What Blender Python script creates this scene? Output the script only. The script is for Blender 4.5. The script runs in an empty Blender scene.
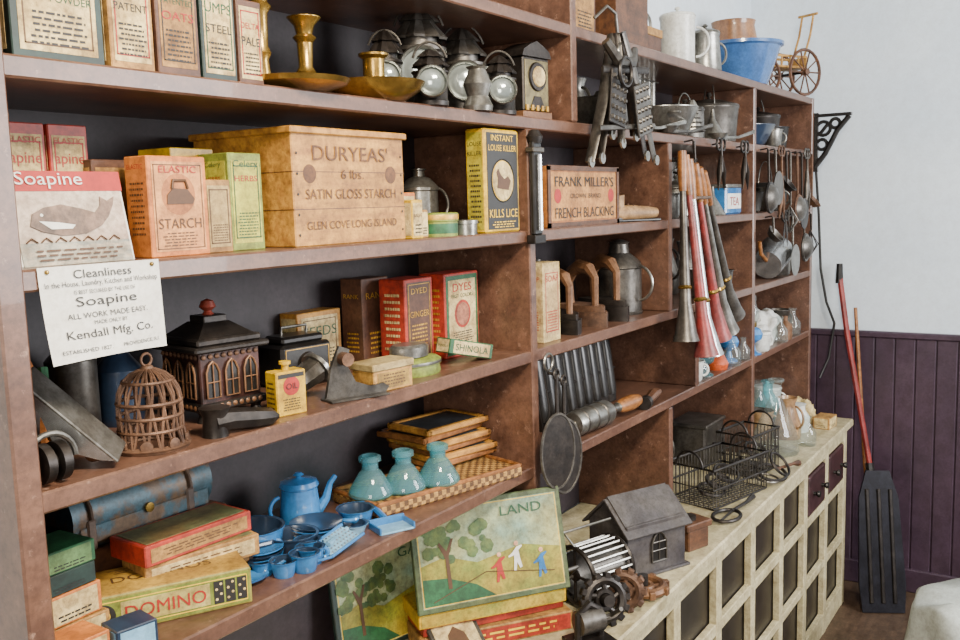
import bpy, bmesh, math, random
from mathutils import Vector, Matrix, Euler, noise
random.seed(4)
PI=math.pi
R=lambda ax,deg: Matrix.Rotation(math.radians(deg),4,ax)
T=lambda x,y,z: Matrix.Translation((x,y,z))
def lin(h):
    h=h.lstrip('#');o=[]
    for i in (0,2,4):
        c=int(h[i:i+2],16)/255;o.append(c/12.92 if c<=.04045 else ((c+.055)/1.055)**2.4)
    return (*o,1)
_m={}
def glass(name,col,dif,fd):
    # thin-walled glass: tinted transparency, fresnel gloss, slight surface haze
    m=bpy.data.materials.new(name);m.use_nodes=True;nt=m.node_tree;nt.nodes.clear();N=nt.nodes.new;L=nt.links.new
    o=N('ShaderNodeOutputMaterial');tr=N('ShaderNodeBsdfTransparent');tr.inputs[0].default_value=lin(col);gl=N('ShaderNodeBsdfGlossy');gl.inputs['Roughness'].default_value=.05
    df=N('ShaderNodeBsdfDiffuse');nz=N('ShaderNodeTexNoise');nz.inputs['Scale'].default_value=30;rp=N('ShaderNodeValToRGB');rp.color_ramp.elements[0].color=lin(dif);rp.color_ramp.elements[1].color=lin(col);L(nz.outputs['Fac'],rp.inputs[0]);L(rp.outputs[0],df.inputs[0])
    lw=N('ShaderNodeLayerWeight');lw.inputs['Blend'].default_value=.3;pw=N('ShaderNodeMath');pw.operation='POWER';pw.inputs[1].default_value=2.2;L(lw.outputs['Facing'],pw.inputs[0]);ml=N('ShaderNodeMath');ml.operation='MULTIPLY_ADD';ml.inputs[1].default_value=.55;ml.inputs[2].default_value=.04;L(pw.outputs[0],ml.inputs[0])
    m1=N('ShaderNodeMixShader');m1.inputs[0].default_value=fd;L(tr.outputs[0],m1.inputs[1]);L(df.outputs[0],m1.inputs[2])
    m2=N('ShaderNodeMixShader');L(ml.outputs[0],m2.inputs[0]);L(m1.outputs[0],m2.inputs[1]);L(gl.outputs[0],m2.inputs[2]);L(m2.outputs[0],o.inputs[0]);return m
def mat(name,col,rough=.5,metal=0,col2=None,scale=12,bump=0,stretch=(1,1,1),trans=0,coat=0,lo=.35,hi=.7,ior=1.45,pattern='noise',age=.6,wear=None):
    if name in _m:return _m[name]
    m=bpy.data.materials.new(name);m.use_nodes=True;nt=m.node_tree;p=nt.nodes['Principled BSDF'];L=nt.links.new
    p.inputs['Base Color'].default_value=lin(col);p.inputs['Roughness'].default_value=rough;p.inputs['Metallic'].default_value=metal
    p.inputs['Coat Weight'].default_value=coat
    col2=col2 or col
    tc=nt.nodes.new('ShaderNodeTexCoord');mp=nt.nodes.new('ShaderNodeMapping');mp.inputs['Scale'].default_value=stretch
    L(tc.outputs['Object'],mp.inputs[0])
    if pattern=='brick':
        n=nt.nodes.new('ShaderNodeTexChecker');n.inputs['Scale'].default_value=scale
        L(mp.outputs[0],n.inputs['Vector']);out=n.outputs['Fac']
    else:
        n=nt.nodes.new('ShaderNodeTexNoise');n.inputs['Scale'].default_value=scale;n.inputs['Detail'].default_value=6;n.inputs['Roughness'].default_value=.6
        L(mp.outputs[0],n.inputs['Vector']);out=n.outputs['Fac']
    r=nt.nodes.new('ShaderNodeValToRGB');r.color_ramp.elements[0].position=lo;r.color_ramp.elements[1].position=hi
    r.color_ramp.elements[0].color=lin(col);r.color_ramp.elements[1].color=lin(col2)
    L(out,r.inputs[0]);cur=r.outputs[0]
    g=nt.nodes.new('ShaderNodeNewGeometry')
    def nz(sc,a,b,det=8,ca='#000000',cb='#ffffff'):
        q=nt.nodes.new('ShaderNodeTexNoise');q.inputs['Scale'].default_value=sc;q.inputs['Detail'].default_value=det;q.inputs['Roughness'].default_value=.7
        L(g.outputs['Position'],q.inputs['Vector']);rr=nt.nodes.new('ShaderNodeValToRGB');rr.color_ramp.elements[0].position=a;rr.color_ramp.elements[1].position=b
        rr.color_ramp.elements[0].color=lin(ca);rr.color_ramp.elements[1].color=lin(cb);L(q.outputs['Fac'],rr.inputs[0]);return rr.outputs[0]
    def mix(bt,f,a,b):
        x=nt.nodes.new('ShaderNodeMix');x.data_type='RGBA';x.blend_type=bt
        if isinstance(f,float):x.inputs[0].default_value=f
        else:L(f,x.inputs[0])
        L(a,x.inputs[6])
        if isinstance(b,str):x.inputs[7].default_value=lin(b)
        else:L(b,x.inputs[7])
        return x.outputs[2]
    if age:
        cur=mix('MULTIPLY',float(age),cur,nz(22,.34,.62,8,'#7a5f38','#ffffff'))
        cur=mix('MULTIPLY',float(age)*.65,cur,nz(110,.36,.56,4,'#6a5740','#ffffff'))
    if wear:
        cur=mix('MIX',nz(45,.6,.7,8),cur,wear)
    L(cur,p.inputs['Base Color'])
    if bump:
        b=nt.nodes.new('ShaderNodeBump');b.inputs['Strength'].default_value=bump;b.inputs['Distance'].default_value=.003
        L(out,b.inputs['Height']);L(b.outputs[0],p.inputs['Normal'])
    _m[name]=m;return m
# ---- materials
SH=mat('shelf_paint','#70503f',.36,0,'#543a2f',5,.15,(.6,3,3),coat=.12,age=.5,wear='#876a5a')
SHI=mat('shelf_back_paint','#30252a',.6,0,'#221a1e',4,.1,(1,1,1))
TIN=mat('tin','#a5a49e',.3,.82,'#6d6b65',14,.2,age=.5);TIN2=mat('tin_dark','#6c6862',.38,.7,'#413e3b',18,.2,age=.5)
IRON=mat('cast_iron','#3a3430',.42,.55,'#1f1c1b',25,.3);BLK=mat('black_enamel','#1a1817',.33,.2,'#2b2927',20,.1)
RUST=mat('rusty_iron','#7b5a44',.6,.4,'#453228',22,.4);BROWNI=mat('brown_iron','#8c6444',.5,.25,'#5a3d28',12,.2)
BRASS=mat('brass','#bd9a4c',.27,.85,'#755c2c',10,.1,age=.5);STEEL=mat('steel','#c4c7c8',.24,.78,'#8b8e90',12,.1,age=.3)
WOOD=mat('aged_wood','#c9933c',.55,0,'#97642a',9,.2,(1,6,6));WOODL=mat('light_wood','#cea04c',.55,0,'#a47434',10,.15,(1,5,5))
WOODD=mat('dark_wood','#694328',.5,0,'#402818',10,.2,(1,5,5));HAND=mat('handle_wood','#a66d38',.4,0,'#704522',12,.1,(1,4,4))
BLUE=mat('blue_enamel','#3a7cb8',.2,0,'#2a609a',8,0,coat=.5,age=.3);BLUED=mat('dark_blue_enamel','#27384f',.3,0,'#182438',8,0,coat=.4,age=.3);BLUEL=mat('pale_blue_enamel','#86b4d2',.25,0,'#6498bc',10,0,coat=.4,age=.35)
WHITE=mat('white_enamel','#dcddd7',.3,0,'#c3c5c0',8,age=.35);CREAM=mat('cream_paper','#e0cb92',.7,0,'#c6aa6c',14,age=.75);PAPER=mat('white_paper','#e2e1db',.7,0,'#d2d1cb',6,age=.25)
YEL=mat('yellow_tin','#dfb517',.42,0,'#b89012',16);GRN=mat('green_card','#29693f',.55,0,'#1b4d2c',12);GRNL=mat('olive_green_card','#8c9836',.6,0,'#63722a',12)
RED=mat('red_card','#b63824',.55,0,'#882618',12);ORG=mat('orange_card','#d47e32',.6,0,'#ad6026',12);TAN=mat('tan_card','#ba8c48',.65,0,'#926b34',12,age=.75);BRC=mat('brown_card','#62402c',.55,0,'#44291e',12)
INK=mat('ink_black','#1d1a18',.6,age=0);INKR=mat('ink_red','#a02016',.6,age=.3);INKB=mat('ink_brown','#50331a',.6,age=.3);INKG=mat('ink_green','#1b4a2e',.6,age=.3);INKY=mat('ink_yellow','#e2b82a',.5,age=.3);DKG=mat('dark_green_card','#1c342e',.5,0,'#142622',10)
AQUA=glass('aqua_glass','#b2e4ea','#8fd0dc',.12);CLEAR=glass('clear_glass','#f0f5f4','#d0dad8',.05);SLATE=mat('slate','#454b50',.45,0,'#2b3033',14)
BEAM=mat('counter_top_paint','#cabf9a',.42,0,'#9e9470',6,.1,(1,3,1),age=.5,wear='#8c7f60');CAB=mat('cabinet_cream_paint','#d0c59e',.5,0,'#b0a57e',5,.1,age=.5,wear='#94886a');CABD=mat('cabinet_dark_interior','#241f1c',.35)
DRW=mat('drawer_wood','#43282a',.4,0,'#301c1c',8,.1,(1,4,4));RDH=mat('red_handle','#a23a36',.4,0,'#7a2826',10)
WALL=mat('wall_plaster','#d6dfe5',.8,0,'#c9d4dd',2,.05,age=.1);WAIN=mat('wainscot_paint','#483644',.35,0,'#382a37',3,.05,coat=.15,age=.4);FLR=mat('floor_boards','#5e4a3a',.5,0,'#423427',4,.1,(1,8,1));CEI=mat('ceiling_paint','#cfcfca',.8,age=.1)
WICK=mat('woven_cane','#b88d4a',.6,0,'#5e4020',90,.4,pattern='brick');GOLD=mat('gilt_print','#cc9f3c',.4,.3)
SKY=mat('print_sky','#6f9488',.5,0,'#bfb76c',5);GRASS=mat('print_grass','#6f8030',.5,0,'#ab962e',9);CLOTH=mat('white_cloth','#b9beb6',.85,0,'#9da29c',6,.2,age=.3);CLOTHW=mat('linen_cloth','#dededa',.85,0,'#c0c0ba',6,.2,age=.3)
LEATH=mat('leather_strap','#6b5544',.6,0,'#3c2f28',14,.2);LENS=mat('lens_glass','#b4bebc',.12,.6,'#7c8684',10,age=.2);CROCK=mat('tan_crockery','#b7936a',.35,0,'#8a6647',6,coat=.3)
# ---- text
_tx={}
def txt(s):
    if s in _tx:return _tx[s]
    cu=bpy.data.curves.new('t','FONT');cu.body=s;cu.resolution_u=3;cu.align_x='CENTER'
    o=bpy.data.objects.new('t',cu);bpy.context.collection.objects.link(o);bpy.context.view_layer.update()
    me=bpy.data.meshes.new_from_object(o.evaluated_get(bpy.context.evaluated_depsgraph_get()))
    bpy.data.objects.remove(o);bpy.data.curves.remove(cu)
    xs=[v.co.x for v in me.vertices];ys=[v.co.y for v in me.vertices]
    cx,cy=(max(xs)+min(xs))/2,(max(ys)+min(ys))/2
    for v in me.vertices:v.co.x-=cx;v.co.y-=cy
    _tx[s]=(me,max(xs)-min(xs),max(ys)-min(ys));return _tx[s]
class B:
    def __init__(s):s.bm=bmesh.new();s.mats=[];s.T=Matrix()
    def mi(s,m):
        if m not in s.mats:s.mats.append(m)
        return s.mats.index(m)
    def add(s,t,m,M=Matrix()):
        i=s.mi(m)
        for f in t.faces:f.material_index=i
        t.transform(s.T@M);me=bpy.data.meshes.new('x');t.to_mesh(me);t.free();s.bm.from_mesh(me);bpy.data.meshes.remove(me);return s
    def box(s,x0,y0,z0,w,d,h,m,bev=.0015,M=Matrix()):
        t=bmesh.new();bmesh.ops.create_cube(t,size=1)
        t.transform(T(x0+w/2,y0+d/2,z0+h/2)@Matrix.Diagonal((w,d,h,1)))
        b=min(bev,w*.3,d*.3,h*.3)
        if b>0.0001:bmesh.ops.bevel(t,geom=t.edges[:],offset=b,segments=1,affect='EDGES')
        return s.add(t,m,M)
    def lathe(s,prof,m,M=Matrix(),seg=24,flute=0,fn=8):
        t=bmesh.new();rows=[]
        for r,z in prof:
            if r<1e-5:rows.append([t.verts.new((0,0,z))])
            else:rows.append([t.verts.new((r*(1+flute*math.cos(fn*2*PI*i/seg))*math.cos(2*PI*i/seg),r*(1+flute*math.cos(fn*2*PI*i/seg))*math.sin(2*PI*i/seg),z)) for i in range(seg)])
        for a,b in zip(rows,rows[1:]):
            for i in range(seg):
                j=(i+1)%seg
                if len(a)==1 and len(b)==1:continue
                if len(a)==1:t.faces.new((a[0],b[j],b[i]))
                elif len(b)==1:t.faces.new((a[i],a[j],b[0]))
                else:t.faces.new((a[i],a[j],b[j],b[i]))
        bmesh.ops.recalc_face_normals(t,faces=t.faces[:])
        return s.add(t,m,M)
    def tube(s,pts,r,m,M=Matrix(),seg=8,closed=False,flat=1):
        pts=[Vector(p) for p in pts];n=len(pts);t=bmesh.new()
        rs=r if isinstance(r,(list,tuple)) else [r]*n
        rings=[];prev=None
        for i,p in enumerate(pts):
            if closed:tg=pts[(i+1)%n]-pts[i-1]
            else:tg=pts[min(i+1,n-1)]-pts[max(i-1,0)]
            tg.normalize()
            if prev is None:
                a=Vector((0,0,1)) if abs(tg.z)<.9 else Vector((0,1,0));nn=tg.cross(a).normalized()
            else:nn=(prev-tg*prev.dot(tg)).normalized()
            prev=nn;bn=tg.cross(nn)
            rings.append([t.verts.new(p+rs[i]*(nn*math.cos(2*PI*k/seg)*flat+bn*math.sin(2*PI*k/seg))) for k in range(seg)])
        for i in range(n if closed else n-1):
            a,b=rings[i],rings[(i+1)%n]
            for k in range(seg):t.faces.new((a[k],a[(k+1)%seg],b[(k+1)%seg],b[k]))
        if not closed:
            t.faces.new(rings[0][::-1]);t.faces.new(rings[-1])
        bmesh.ops.recalc_face_normals(t,faces=t.faces[:])
        return s.add(t,m,M)
    def ring(s,rad,r,m,M=Matrix(),n=24,seg=6,sx=1,sy=1):
        return s.tube([(rad*sx*math.cos(2*PI*i/n),rad*sy*math.sin(2*PI*i/n),0) for i in range(n)],r,m,M,seg,True)
    def arc(s,rad,a0,a1,r,m,M=Matrix(),n=12,seg=8,sx=1,sz=1):
        return s.tube([(rad*sx*math.cos(math.radians(a0+(a1-a0)*i/n)),0,rad*sz*math.sin(math.radians(a0+(a1-a0)*i/n))) for i in range(n+1)],r,m,M,seg)
    def poly(s,pts,th,m,M=Matrix()):
        t=bmesh.new();a=[t.verts.new((x,0,z)) for x,z in pts];b=[t.verts.new((x,th,z)) for x,z in pts];n=len(pts)
        t.faces.new(a);t.faces.new(b[::-1])
        for i in range(n):t.faces.new((a[i],b[i],b[(i+1)%n],a[(i+1)%n]))
        bmesh.ops.recalc_face_normals(t,faces=t.faces[:])
        return s.add(t,m,M)
    def text(s,st,m,cx,cz,mw,mh,face='F',off=-.001,M=Matrix()):
        me,w,h=txt(st);k=min(mw/w,mh/h)
        sx=min(mw/w,k*1.3)
        t=bmesh.new();t.from_mesh(me);t.transform(Matrix.Diagonal((sx,k,1,1)))
        if face=='F':P=T(cx,off,cz)@R('X',90)
        elif face=='L':P=T(off,cx,cz)@R('Z',-90)@R('X',90)
        else:P=T(cx,cz,off)
        return s.add(t,m,M@P)
    def lines(s,m,x0,x1,z0,z1,n,face='F',off=-.0009,M=Matrix()):
        t=bmesh.new();st=(z1-z0)/n
        for i in range(n):
            z=z0+st*(i+.5);hh=st*.2;x=x0+random.uniform(0,.12)*(x1-x0);e=x1-random.uniform(0,.12)*(x1-x0)
            while x<e:
                ln=min(random.uniform(.05,.17)*(x1-x0),e-x)
                a,b=x,x+ln
                if face=='F':c=[(a,off,z-hh),(b,off,z-hh),(b,off,z+hh),(a,off,z+hh)]
                elif face=='L':c=[(off,b,z-hh),(off,a,z-hh),(off,a,z+hh),(off,b,z+hh)]
                else:c=[(a,z-hh,off),(b,z-hh,off),(b,z+hh,off),(a,z+hh,off)]
                t.faces.new([t.verts.new(p) for p in c]);x+=ln+.035*(x1-x0)
        return s.add(t,m,M)
    def frame(s,m,x0,z0,w,h,th,off=-.0012):
        for q in((x0,z0,w,th),(x0,z0+h-th,w,th),(x0,z0,th,h),(x0+w-th,z0,th,h)):s.box(q[0],off,q[1],q[2],.0006,q[3],m,0)
        return s
    def done(s,name,x=0,y=0,z=0,rz=0,ang=35):
        me=bpy.data.meshes.new(name);s.bm.to_mesh(me);s.bm.free()
        for m in s.mats:me.materials.append(m)
        for p in me.polygons:p.use_smooth=True
        me.set_sharp_from_angle(angle=math.radians(ang))
        o=bpy.data.objects.new(name,me);bpy.context.collection.objects.link(o)
        o.location=(x,y,z);o.rotation_euler=(0,0,math.radians(rz));return o
ZT,ZA,ZB,ZC,ZD,ZK=2.264,2.033,1.777,1.499,1.225,.848
YB=.32
# ================= ROOM
B().box(-2.5,YB+.02,0,7.1,.08,3.0,WALL,0).done('wall_back')
B().box(4.55,-3.2,0,.08,3.54,3.0,WALL,0).done('wall_right')
B().box(-2.5,-3.2,-.05,7.1,3.6,.05,FLR,0).done('floor')
B().box(-2.5,-3.2,3.0,7.1,3.6,.05,CEI,0).done('ceiling')
b=B();y=-3.0
b.box(4.535,-3.2,0,.014,3.5,1.19,WAIN,0)
while y<.3:
    b.box(4.526,y,.1,.012,.082,1.085,WAIN,.004);y+=.086
b.done('wainscot_right')
B().box(4.515,-3.2,1.18,.035,3.5,.03,WAIN,.006).done('trim_1')
B().box(4.51,-3.2,0,.03,3.5,.11,WAIN,.005).done('baseboard_right')
# ================= SHELVING
b=B()
for z in (ZT,ZA,ZB,ZC,ZD):b.box(.60,0,z-.028,3.77,YB,.028,SH,.003)
def up(x,z0,z1,w=.028):b.box(x,-.003,z0,w,YB+.003,z1-z0,SH,.003)
up(.60,ZK,2.98,.035);up(1.84,ZK,ZA-.028);up(2.06,ZA,2.98);up(2.67,ZK,ZD-.028);up(2.67,ZC,ZA-.028);up(3.5,ZK,ZT-.028);up(4.345,ZK,ZT+.0)
up(2.9,ZD,ZC-.028)
b.box(.6,YB-.004,ZK,3.77,.018,ZT-ZK,SHI,0);b.box(.6,YB-.004,ZT,1.9,.018,.7,SHI,0)
b.done('wooden_shelving_unit')
# ================= COUNTER + CABINET
b=B();b.box(.2,-.215,ZK-.032,4.08,YB+.21,.032,BEAM,.005)
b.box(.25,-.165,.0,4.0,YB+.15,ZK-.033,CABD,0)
b.box(.25,-.19,ZK-.085,4.01,.022,.052,CAB,.002);b.box(.25,-.19,0,4.01,.022,.09,CAB,.002);b.box(.25,-.19,.55,4.01,.022,.035,CAB,.002)
b.box(.25,-.19,.30,4.01,.022,.03,CAB,.002)
x=.27
while x<4.3:
    b.box(x-.02,-.192,.0,.045,.024,ZK-.04,CAB,.002);x+=.33
b.box(4.235,-.192,0,.026,YB+.2,ZK-.035,CAB,.002)
x=.29
k=0
while x<4.15:
    if k>9:
        b.box(x+.015,-.196,.595,.255,.03,.16,DRW,.006)
        for kx in (.07,.2):b.lathe([(0,0),(.008,0),(.007,.01),(.014,.018),(.012,.026),(0,.028)],BLK,T(x+kx+.01,-.196,.675)@R('X',90),12)
    x+=.33;k+=1
b.done('counter_cabinet')
# ================= helpers for goods
def carton(name,x,y,z,w,d,h,m,rz=0,panel=None,ptxt=(),nl=0,lm=None,side=True,lid=False,pm=.08,fr=None):
    b=B();b.box(0,0,0,w,d,h,m)
    lm=lm or INK
    if panel:
        b.box(w*pm,-.0006,h*pm,w*(1-2*pm),.002,h*(1-2*pm),panel,0)
        if side:b.box(-.0006,d*.1,h*pm,.002,d*.8,h*(1-2*pm),panel,0)
        if fr:b.frame(fr,w*pm*1.6,h*pm*1.6,w*(1-3.2*pm),h*(1-3.2*pm),.0018)
    for s,zf,hf,tm in ptxt:
        b.text(s,tm,w/2,h*zf,w*(1-2*pm)*.9,h*hf,'F',-.0014)
        if side and d>.03:b.text(s,tm,d/2,h*zf,d*.7,h*hf*.7,'L')
    if nl:
        b.lines(lm,w*.18,w*.82,h*.12,h*.4,nl,'F',-.0014)
        if side and d>.03:b.lines(lm,d*.2,d*.8,h*.15,h*.4,nl,'L')
    if lid:b.box(-.002,-.002,h*.72,w+.004,d+.004,h*.29,m,.002)
    return b.done(name,x,y,z,rz)
# ---------- A shelf boxes
carton('soap_powder_box',.665,.03,ZA,.128,.12,.16,DKG,0,CREAM,[('PATENTED',.72,.1,INKR),('SOAP POWDER',.5,.08,INKG)],6,fr=INKB)
carton('soap_powder_box',.803,.03,ZA,.07,.12,.165,TAN,0,CREAM,[('JELLY',.7,.08,INKR),('PATENT',.52,.07,INK)],7,fr=INKR)
carton('soap_powder_box',.879,.03,ZA,.074,.12,.17,BRC,0,TAN,[('PATENTED',.62,.07,INKG),('OATS',.5,.07,INKR)],7,fr=INK)
carton('soap_powder_box',.958,.03,ZA,.066,.12,.15,DKG,0,CREAM,[('UMPS',.72,.13,INKG),('STEEL',.52,.08,INK)],6,fr=INKG)
carton('soap_powder_box',1.029,.03,ZA,.05,.12,.13,BRC,0,CREAM,[('DELTA',.7,.12,INKR),('PALE',.52,.1,INK)],6,fr=INKR)
# ---------- brass
def candlestick(x,y,z,h,r=.03):
    b=B();b.lathe([(0,0),(r*1.3,0),(r*1.35,.006),(r,.012),(r*.45,.022),(r*.35,h*.3),(r*.5,h*.36),(r*.35,h*.42),(r*.4,h*.7),(r*.6,h*.76),(r*.4,h*.8),(r*.5,h*.9),(r*.85,h*.99),(r*.85,h),(r*.45,h),(r*.42,h*.9),(0,h*.9)],BRASS)
    return b.done('brass_candlestick',x,y,z)
candlestick(1.143,.10,ZA,.19,.034);candlestick(1.215,.19,ZA,.13,.03);candlestick(1.28,.13,ZA,.15,.036)
b=B();b.lathe([(0,0),(.05,0),(.085,.012),(.09,.02),(.084,.018),(.05,.006),(0,.006)],BRASS);b.done('brass_dish',1.16,.04,ZA,0)
b=B();b.lathe([(0,0),(.055,0),(.085,.02),(.095,.035),(.09,.035),(.05,.008),(0,.008)],BRASS,seg=32)
b.lathe([(.018,.008),(.014,.03),(.02,.05),(.02,.078),(.028,.084),(.028,.088),(.016,.088),(.014,.06),(0,.06)],BRASS)
b.tube([(.088,0,.03),(.13,0,.045),(.145,0,.06)],[.006,.005,.004],BRASS);b.done('brass_chamberstick',1.375,.05,ZA)
# ---------- lanterns
def lantern(x,y,h,r,rz=-50,m=IRON):
    b=B();b.lathe([(0,0),(r,0),(r*1.02,.008),(r*.95,.012),(r*.95,h*.55),(r*1.05,h*.57),(r*1.05,h*.6),(r*.7,h*.62),(r*.7,h*.7)],m,seg=28)
    b.lathe([(r*.95,h*.68),(r*.99,h*.7),(r*.6,h*.82),(r*.55,h*.84),(r*.75,h*.84),(r*.3,h*.96),(r*.12,h*.98),(0,h)],m,seg=28,flute=.12,fn=7)
    P=T(0,-r*.8,h*.38)@R('X',90)
    b.lathe([(r*.84,0),(r*.88,.024),(r*.82,.03),(r*.74,.024),(r*.74,0)],TIN,P,28);b.lathe([(r*.76,.016),(r*.6,.022),(r*.3,.026),(0,.027)],LENS,P,28)
    b.arc(r*.5,-90,90,.003,TIN,T(0,r*.95,h*.32)@R('Z',90))
    b.arc(r*1.0,20,160,.0025,TIN2,T(0,0,h*.7),12,sz=1.3)
    return b.done('railroad_lantern',x,y,ZA,rz)
lantern(1.485,.11,.155,.034);lantern(1.625,.13,.225,.055,m=TIN2);lantern(1.80,.14,.205,.052,m=TIN2);lantern(1.51,.02,.11,.035);lantern(1.78,.03,.13,.036)
b=B();b.lathe([(0,0),(.03,0),(.032,.01),(.022,.03),(.03,.055),(.022,.075),(.018,.085),(.024,.09),(.02,.09),(0,.085)],TIN);b.done('pewter_pepper_shaker',1.665,.0+.012,ZA)
b=B();b.box(0,0,0,.115,.07,.02,BROWNI);b.box(.006,.004,.02,.103,.062,.125,IRON,.003);b.box(.012,.002,.026,.091,.004,.112,mat('clock_face_gilt','#8c8158',.4,.4,'#5b5236',20),.001)
b.poly([(.0,.145),(.115,.145),(.108,.16),(.085,.172),(.0575,.182),(.03,.172),(.007,.16)],.07,IRON)
b.lathe([(0,0),(.034,0),(.032,.004),(0,.006)],IRON,T(.0575,.001,.10)@R('X',90));b.lathe([(0,0),(.024,0),(.022,.003),(0,.004)],CREAM,T(.0575,-.004,.10)@R('X',90))
b.poly([(.03,.03),(.085,.03),(.07,.055),(.045,.055)],.004,IRON,T(0,.0,0))
for i in range(5):b.box(.012+i*.02,-.001,.022,.008,.004,.012,GOLD,0)
b.done('mantel_clock_tin',1.90,.04,ZA,-6)
# ---------- B shelf bay1
b=B();L=R('X',-12);b.box(0,0,0,.168,.006,.125,PAPER,.001,L);b.box(.004,-.001,.0,.16,.001,.105,mat('ad_ground','#cdbfae',.6,0,'#b9a08e',10),0,L)
b.box(.004,-.0014,.0,.16,.0012,.03,mat('print_sea','#8a8f88',.6,0,'#c4b49c',40,0,(1,1,4)),0,L)
b.box(.0,-.0016,.098,.168,.0012,.027,INKR,0,L);b.text('Soapine',PAPER,.06,.112,.115,.022,'F',-.0035,L)
b.poly([(.022,.052),(.038,.044),(.065,.038),(.1,.04),(.125,.05),(.138,.062),(.148,.078),(.152,.09),(.140,.084),(.130,.09),(.128,.078),(.118,.068),(.098,.074),(.07,.08),(.045,.076),(.028,.068)],.001,mat('whale_print','#57473f',.6,0,'#9c7f6c',30),L@T(0,-.0028,0))
b.poly([(.035,.058),(.06,.056),(.085,.052),(.08,.047),(.05,.047)],.001,PAPER,L@T(0,-.0036,0));b.lathe([(0,0),(.0022,0),(0,.0004)],PAPER,L@T(.04,-.0032,.066)@R('X',90),8)
for i in range(7):b.tube([(.012+i*.02,-.003,.03),(.02+i*.02,-.003,.036),(.028+i*.02,-.003,.03)],.001,INKB,L,5)
b.lines(INKB,.02,.15,.004,.022,3,'F',-.0035,L)
b.done('framed_whale_advertisement',.66,.045,ZB)
for x in(.70,.765):carton('starch_box',x,.13,ZB,.06,.06,.19,RED,0,CREAM,[('ELASTIC',.88,.07,INKR),('apine',.74,.12,INKR)],6,fr=INKR)
carton('spool_box',.815,.11,ZB,.065,.07,.142,BRC,0,TAN,[],8,side=True)
b=B();b.box(0,0,0,.105,.05,.145,ORG);b.box(.007,-.0007,.008,.091,.002,.129,mat('label_peach','#dc9b5a',.6,0,'#c28046',20),0);b.frame(INKB,.01,.011,.085,.122,.0014)
b.text('ELASTIC',INKR,.052,.126,.07,.01,'F',-.002);b.text('STARCH',INKB,.052,.048,.076,.016,'F',-.002);b.lines(INKB,.02,.085,.014,.036,5,'F',-.0015);b.text('ELASTIC',INKR,.025,.13,.035,.009,'L');b.lines(INKB,.008,.042,.03,.11,10,'L')
b.lathe([(0,0),(.030,0),(0,.0004)],mat('label_dark','#b06c34',.6),T(.052,-.001,.09)@R('X',90));b.poly([(.030,.076),(.076,.076),(.08,.083),(.068,.097),(.042,.099),(.031,.089)],.0008,INKB,T(0,-.0024,0));b.tube([(.04,-.002,.098),(.042,-.002,.110),(.064,-.002,.110),(.068,-.002,.098)],.0024,INKB)
b.done('starch_box',.853,.04,ZB)
carton('dye_box',.963,.05,ZB,.05,.05,.112,TAN,0,mat('faded_label','#c6ad76',.7,0,'#a08750',12),[],8,INKB,fr=INKB)
carton('dye_box',.968,.13,ZB,.085,.08,.165,YEL,0,GRNL,[('PALE',.85,.09,INKY)],3)
carton('celery_tonic_box',1.02,.06,ZB,.07,.07,.155,GRNL,0,mat('label_chart','#c4c040',.6,0,'#a09f34',15),[('Celery',.88,.09,INKG),('HERBS',.74,.06,INKR)],9,INKG,fr=INKG)
b=B();b.box(0,0,0,.297,.24,.19,WOOD,.002);b.box(-.006,-.006,.188,.309,.252,.012,WOOD,.002)
for z in (.062,.125):b.box(-.0004,-.0004,z,.2978,.2408,.0014,WOODD,0)
INKC=mat('faded_stencil','#6b431c',.6,age=.8)
b.text('DURYEAS\'',INKC,.148,.158,.2,.026,'F',-.0018);b.text('6 lbs.',INKC,.148,.122,.06,.016,'F',-.0018);b.text('SATIN GLOSS STARCH',INKC,.148,.088,.24,.017,'F',-.0018);b.text('GLEN COVE LONG ISLAND',INKC,.148,.035,.24,.014,'F',-.0018)
b.lathe([(0,0),(.016,0),(0,.0005)],INKC,T(.04,-.0004,.122)@R('X',90),20);b.lathe([(0,0),(.016,0),(0,.0005)],INKC,T(.256,-.0004,.122)@R('X',90),20)
for i in range(10):b.lathe([(0,0),(.0025,0),(0,.001)],INK,T(.01 if i%2 else .287,-.001,.02+.034*(i//2))@R('X',90),8)
b.done('wooden_starch_crate',1.13,.03,ZB)
b=B();b.T=Matrix.Scale(.82,4);b.lathe([(0,0),(.052,0),(.054,.005),(.05,.01),(.05,.115),(.053,.118),(.053,.125),(.03,.15),(.016,.155),(.016,.17),(.02,.172),(.02,.175),(0,.178)],TIN)
b.tube([(-.048,0,.05),(-.08,0,.09),(-.095,0,.135)],[.014,.009,.007],TIN);b.arc(.045,-80,80,.004,TIN,T(.048,0,.08));b.done('tin_oil_can',1.66,.17,ZB,-20)
b=B();b.lathe([(0,0),(.03,0),(.03,.07),(.015,.09),(.012,.13),(.014,.135),(0,.135)],TIN);b.done('tin_bottle',1.60,.26,ZB)
carton('match_box',1.436,.02,ZB,.034,.03,.075,YEL,0,CREAM,[('SALVE',.6,.15,INKB)],3);carton('match_box',1.474,.03,ZB,.026,.025,.055,TAN,0,CREAM,[],3);carton('match_box',1.45,.06,ZB,.05,.04,.09,ORG,0,CREAM,[('BLUE',.7,.12,INK)],4)
b=B();b.lathe([(0,0),(.042,0),(.042,.03),(.044,.031),(.044,.046),(.04,.048),(0,.048)],GRNL);b.lathe([(.0443,.034),(.0446,.036),(.0446,.043),(.0443,.044)],GOLD);b.lathe([(.0422,.006),(.0424,.008),(.0424,.024),(.0422,.026)],GRN);b.done('round_salve_tin',1.565,.055,ZB)
b=B();b.lathe([(0,0),(.025,0),(.025,.022),(.027,.023),(.027,.03),(0,.032)],TIN);b.done('round_salve_tin',1.636,.033,ZB)
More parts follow.
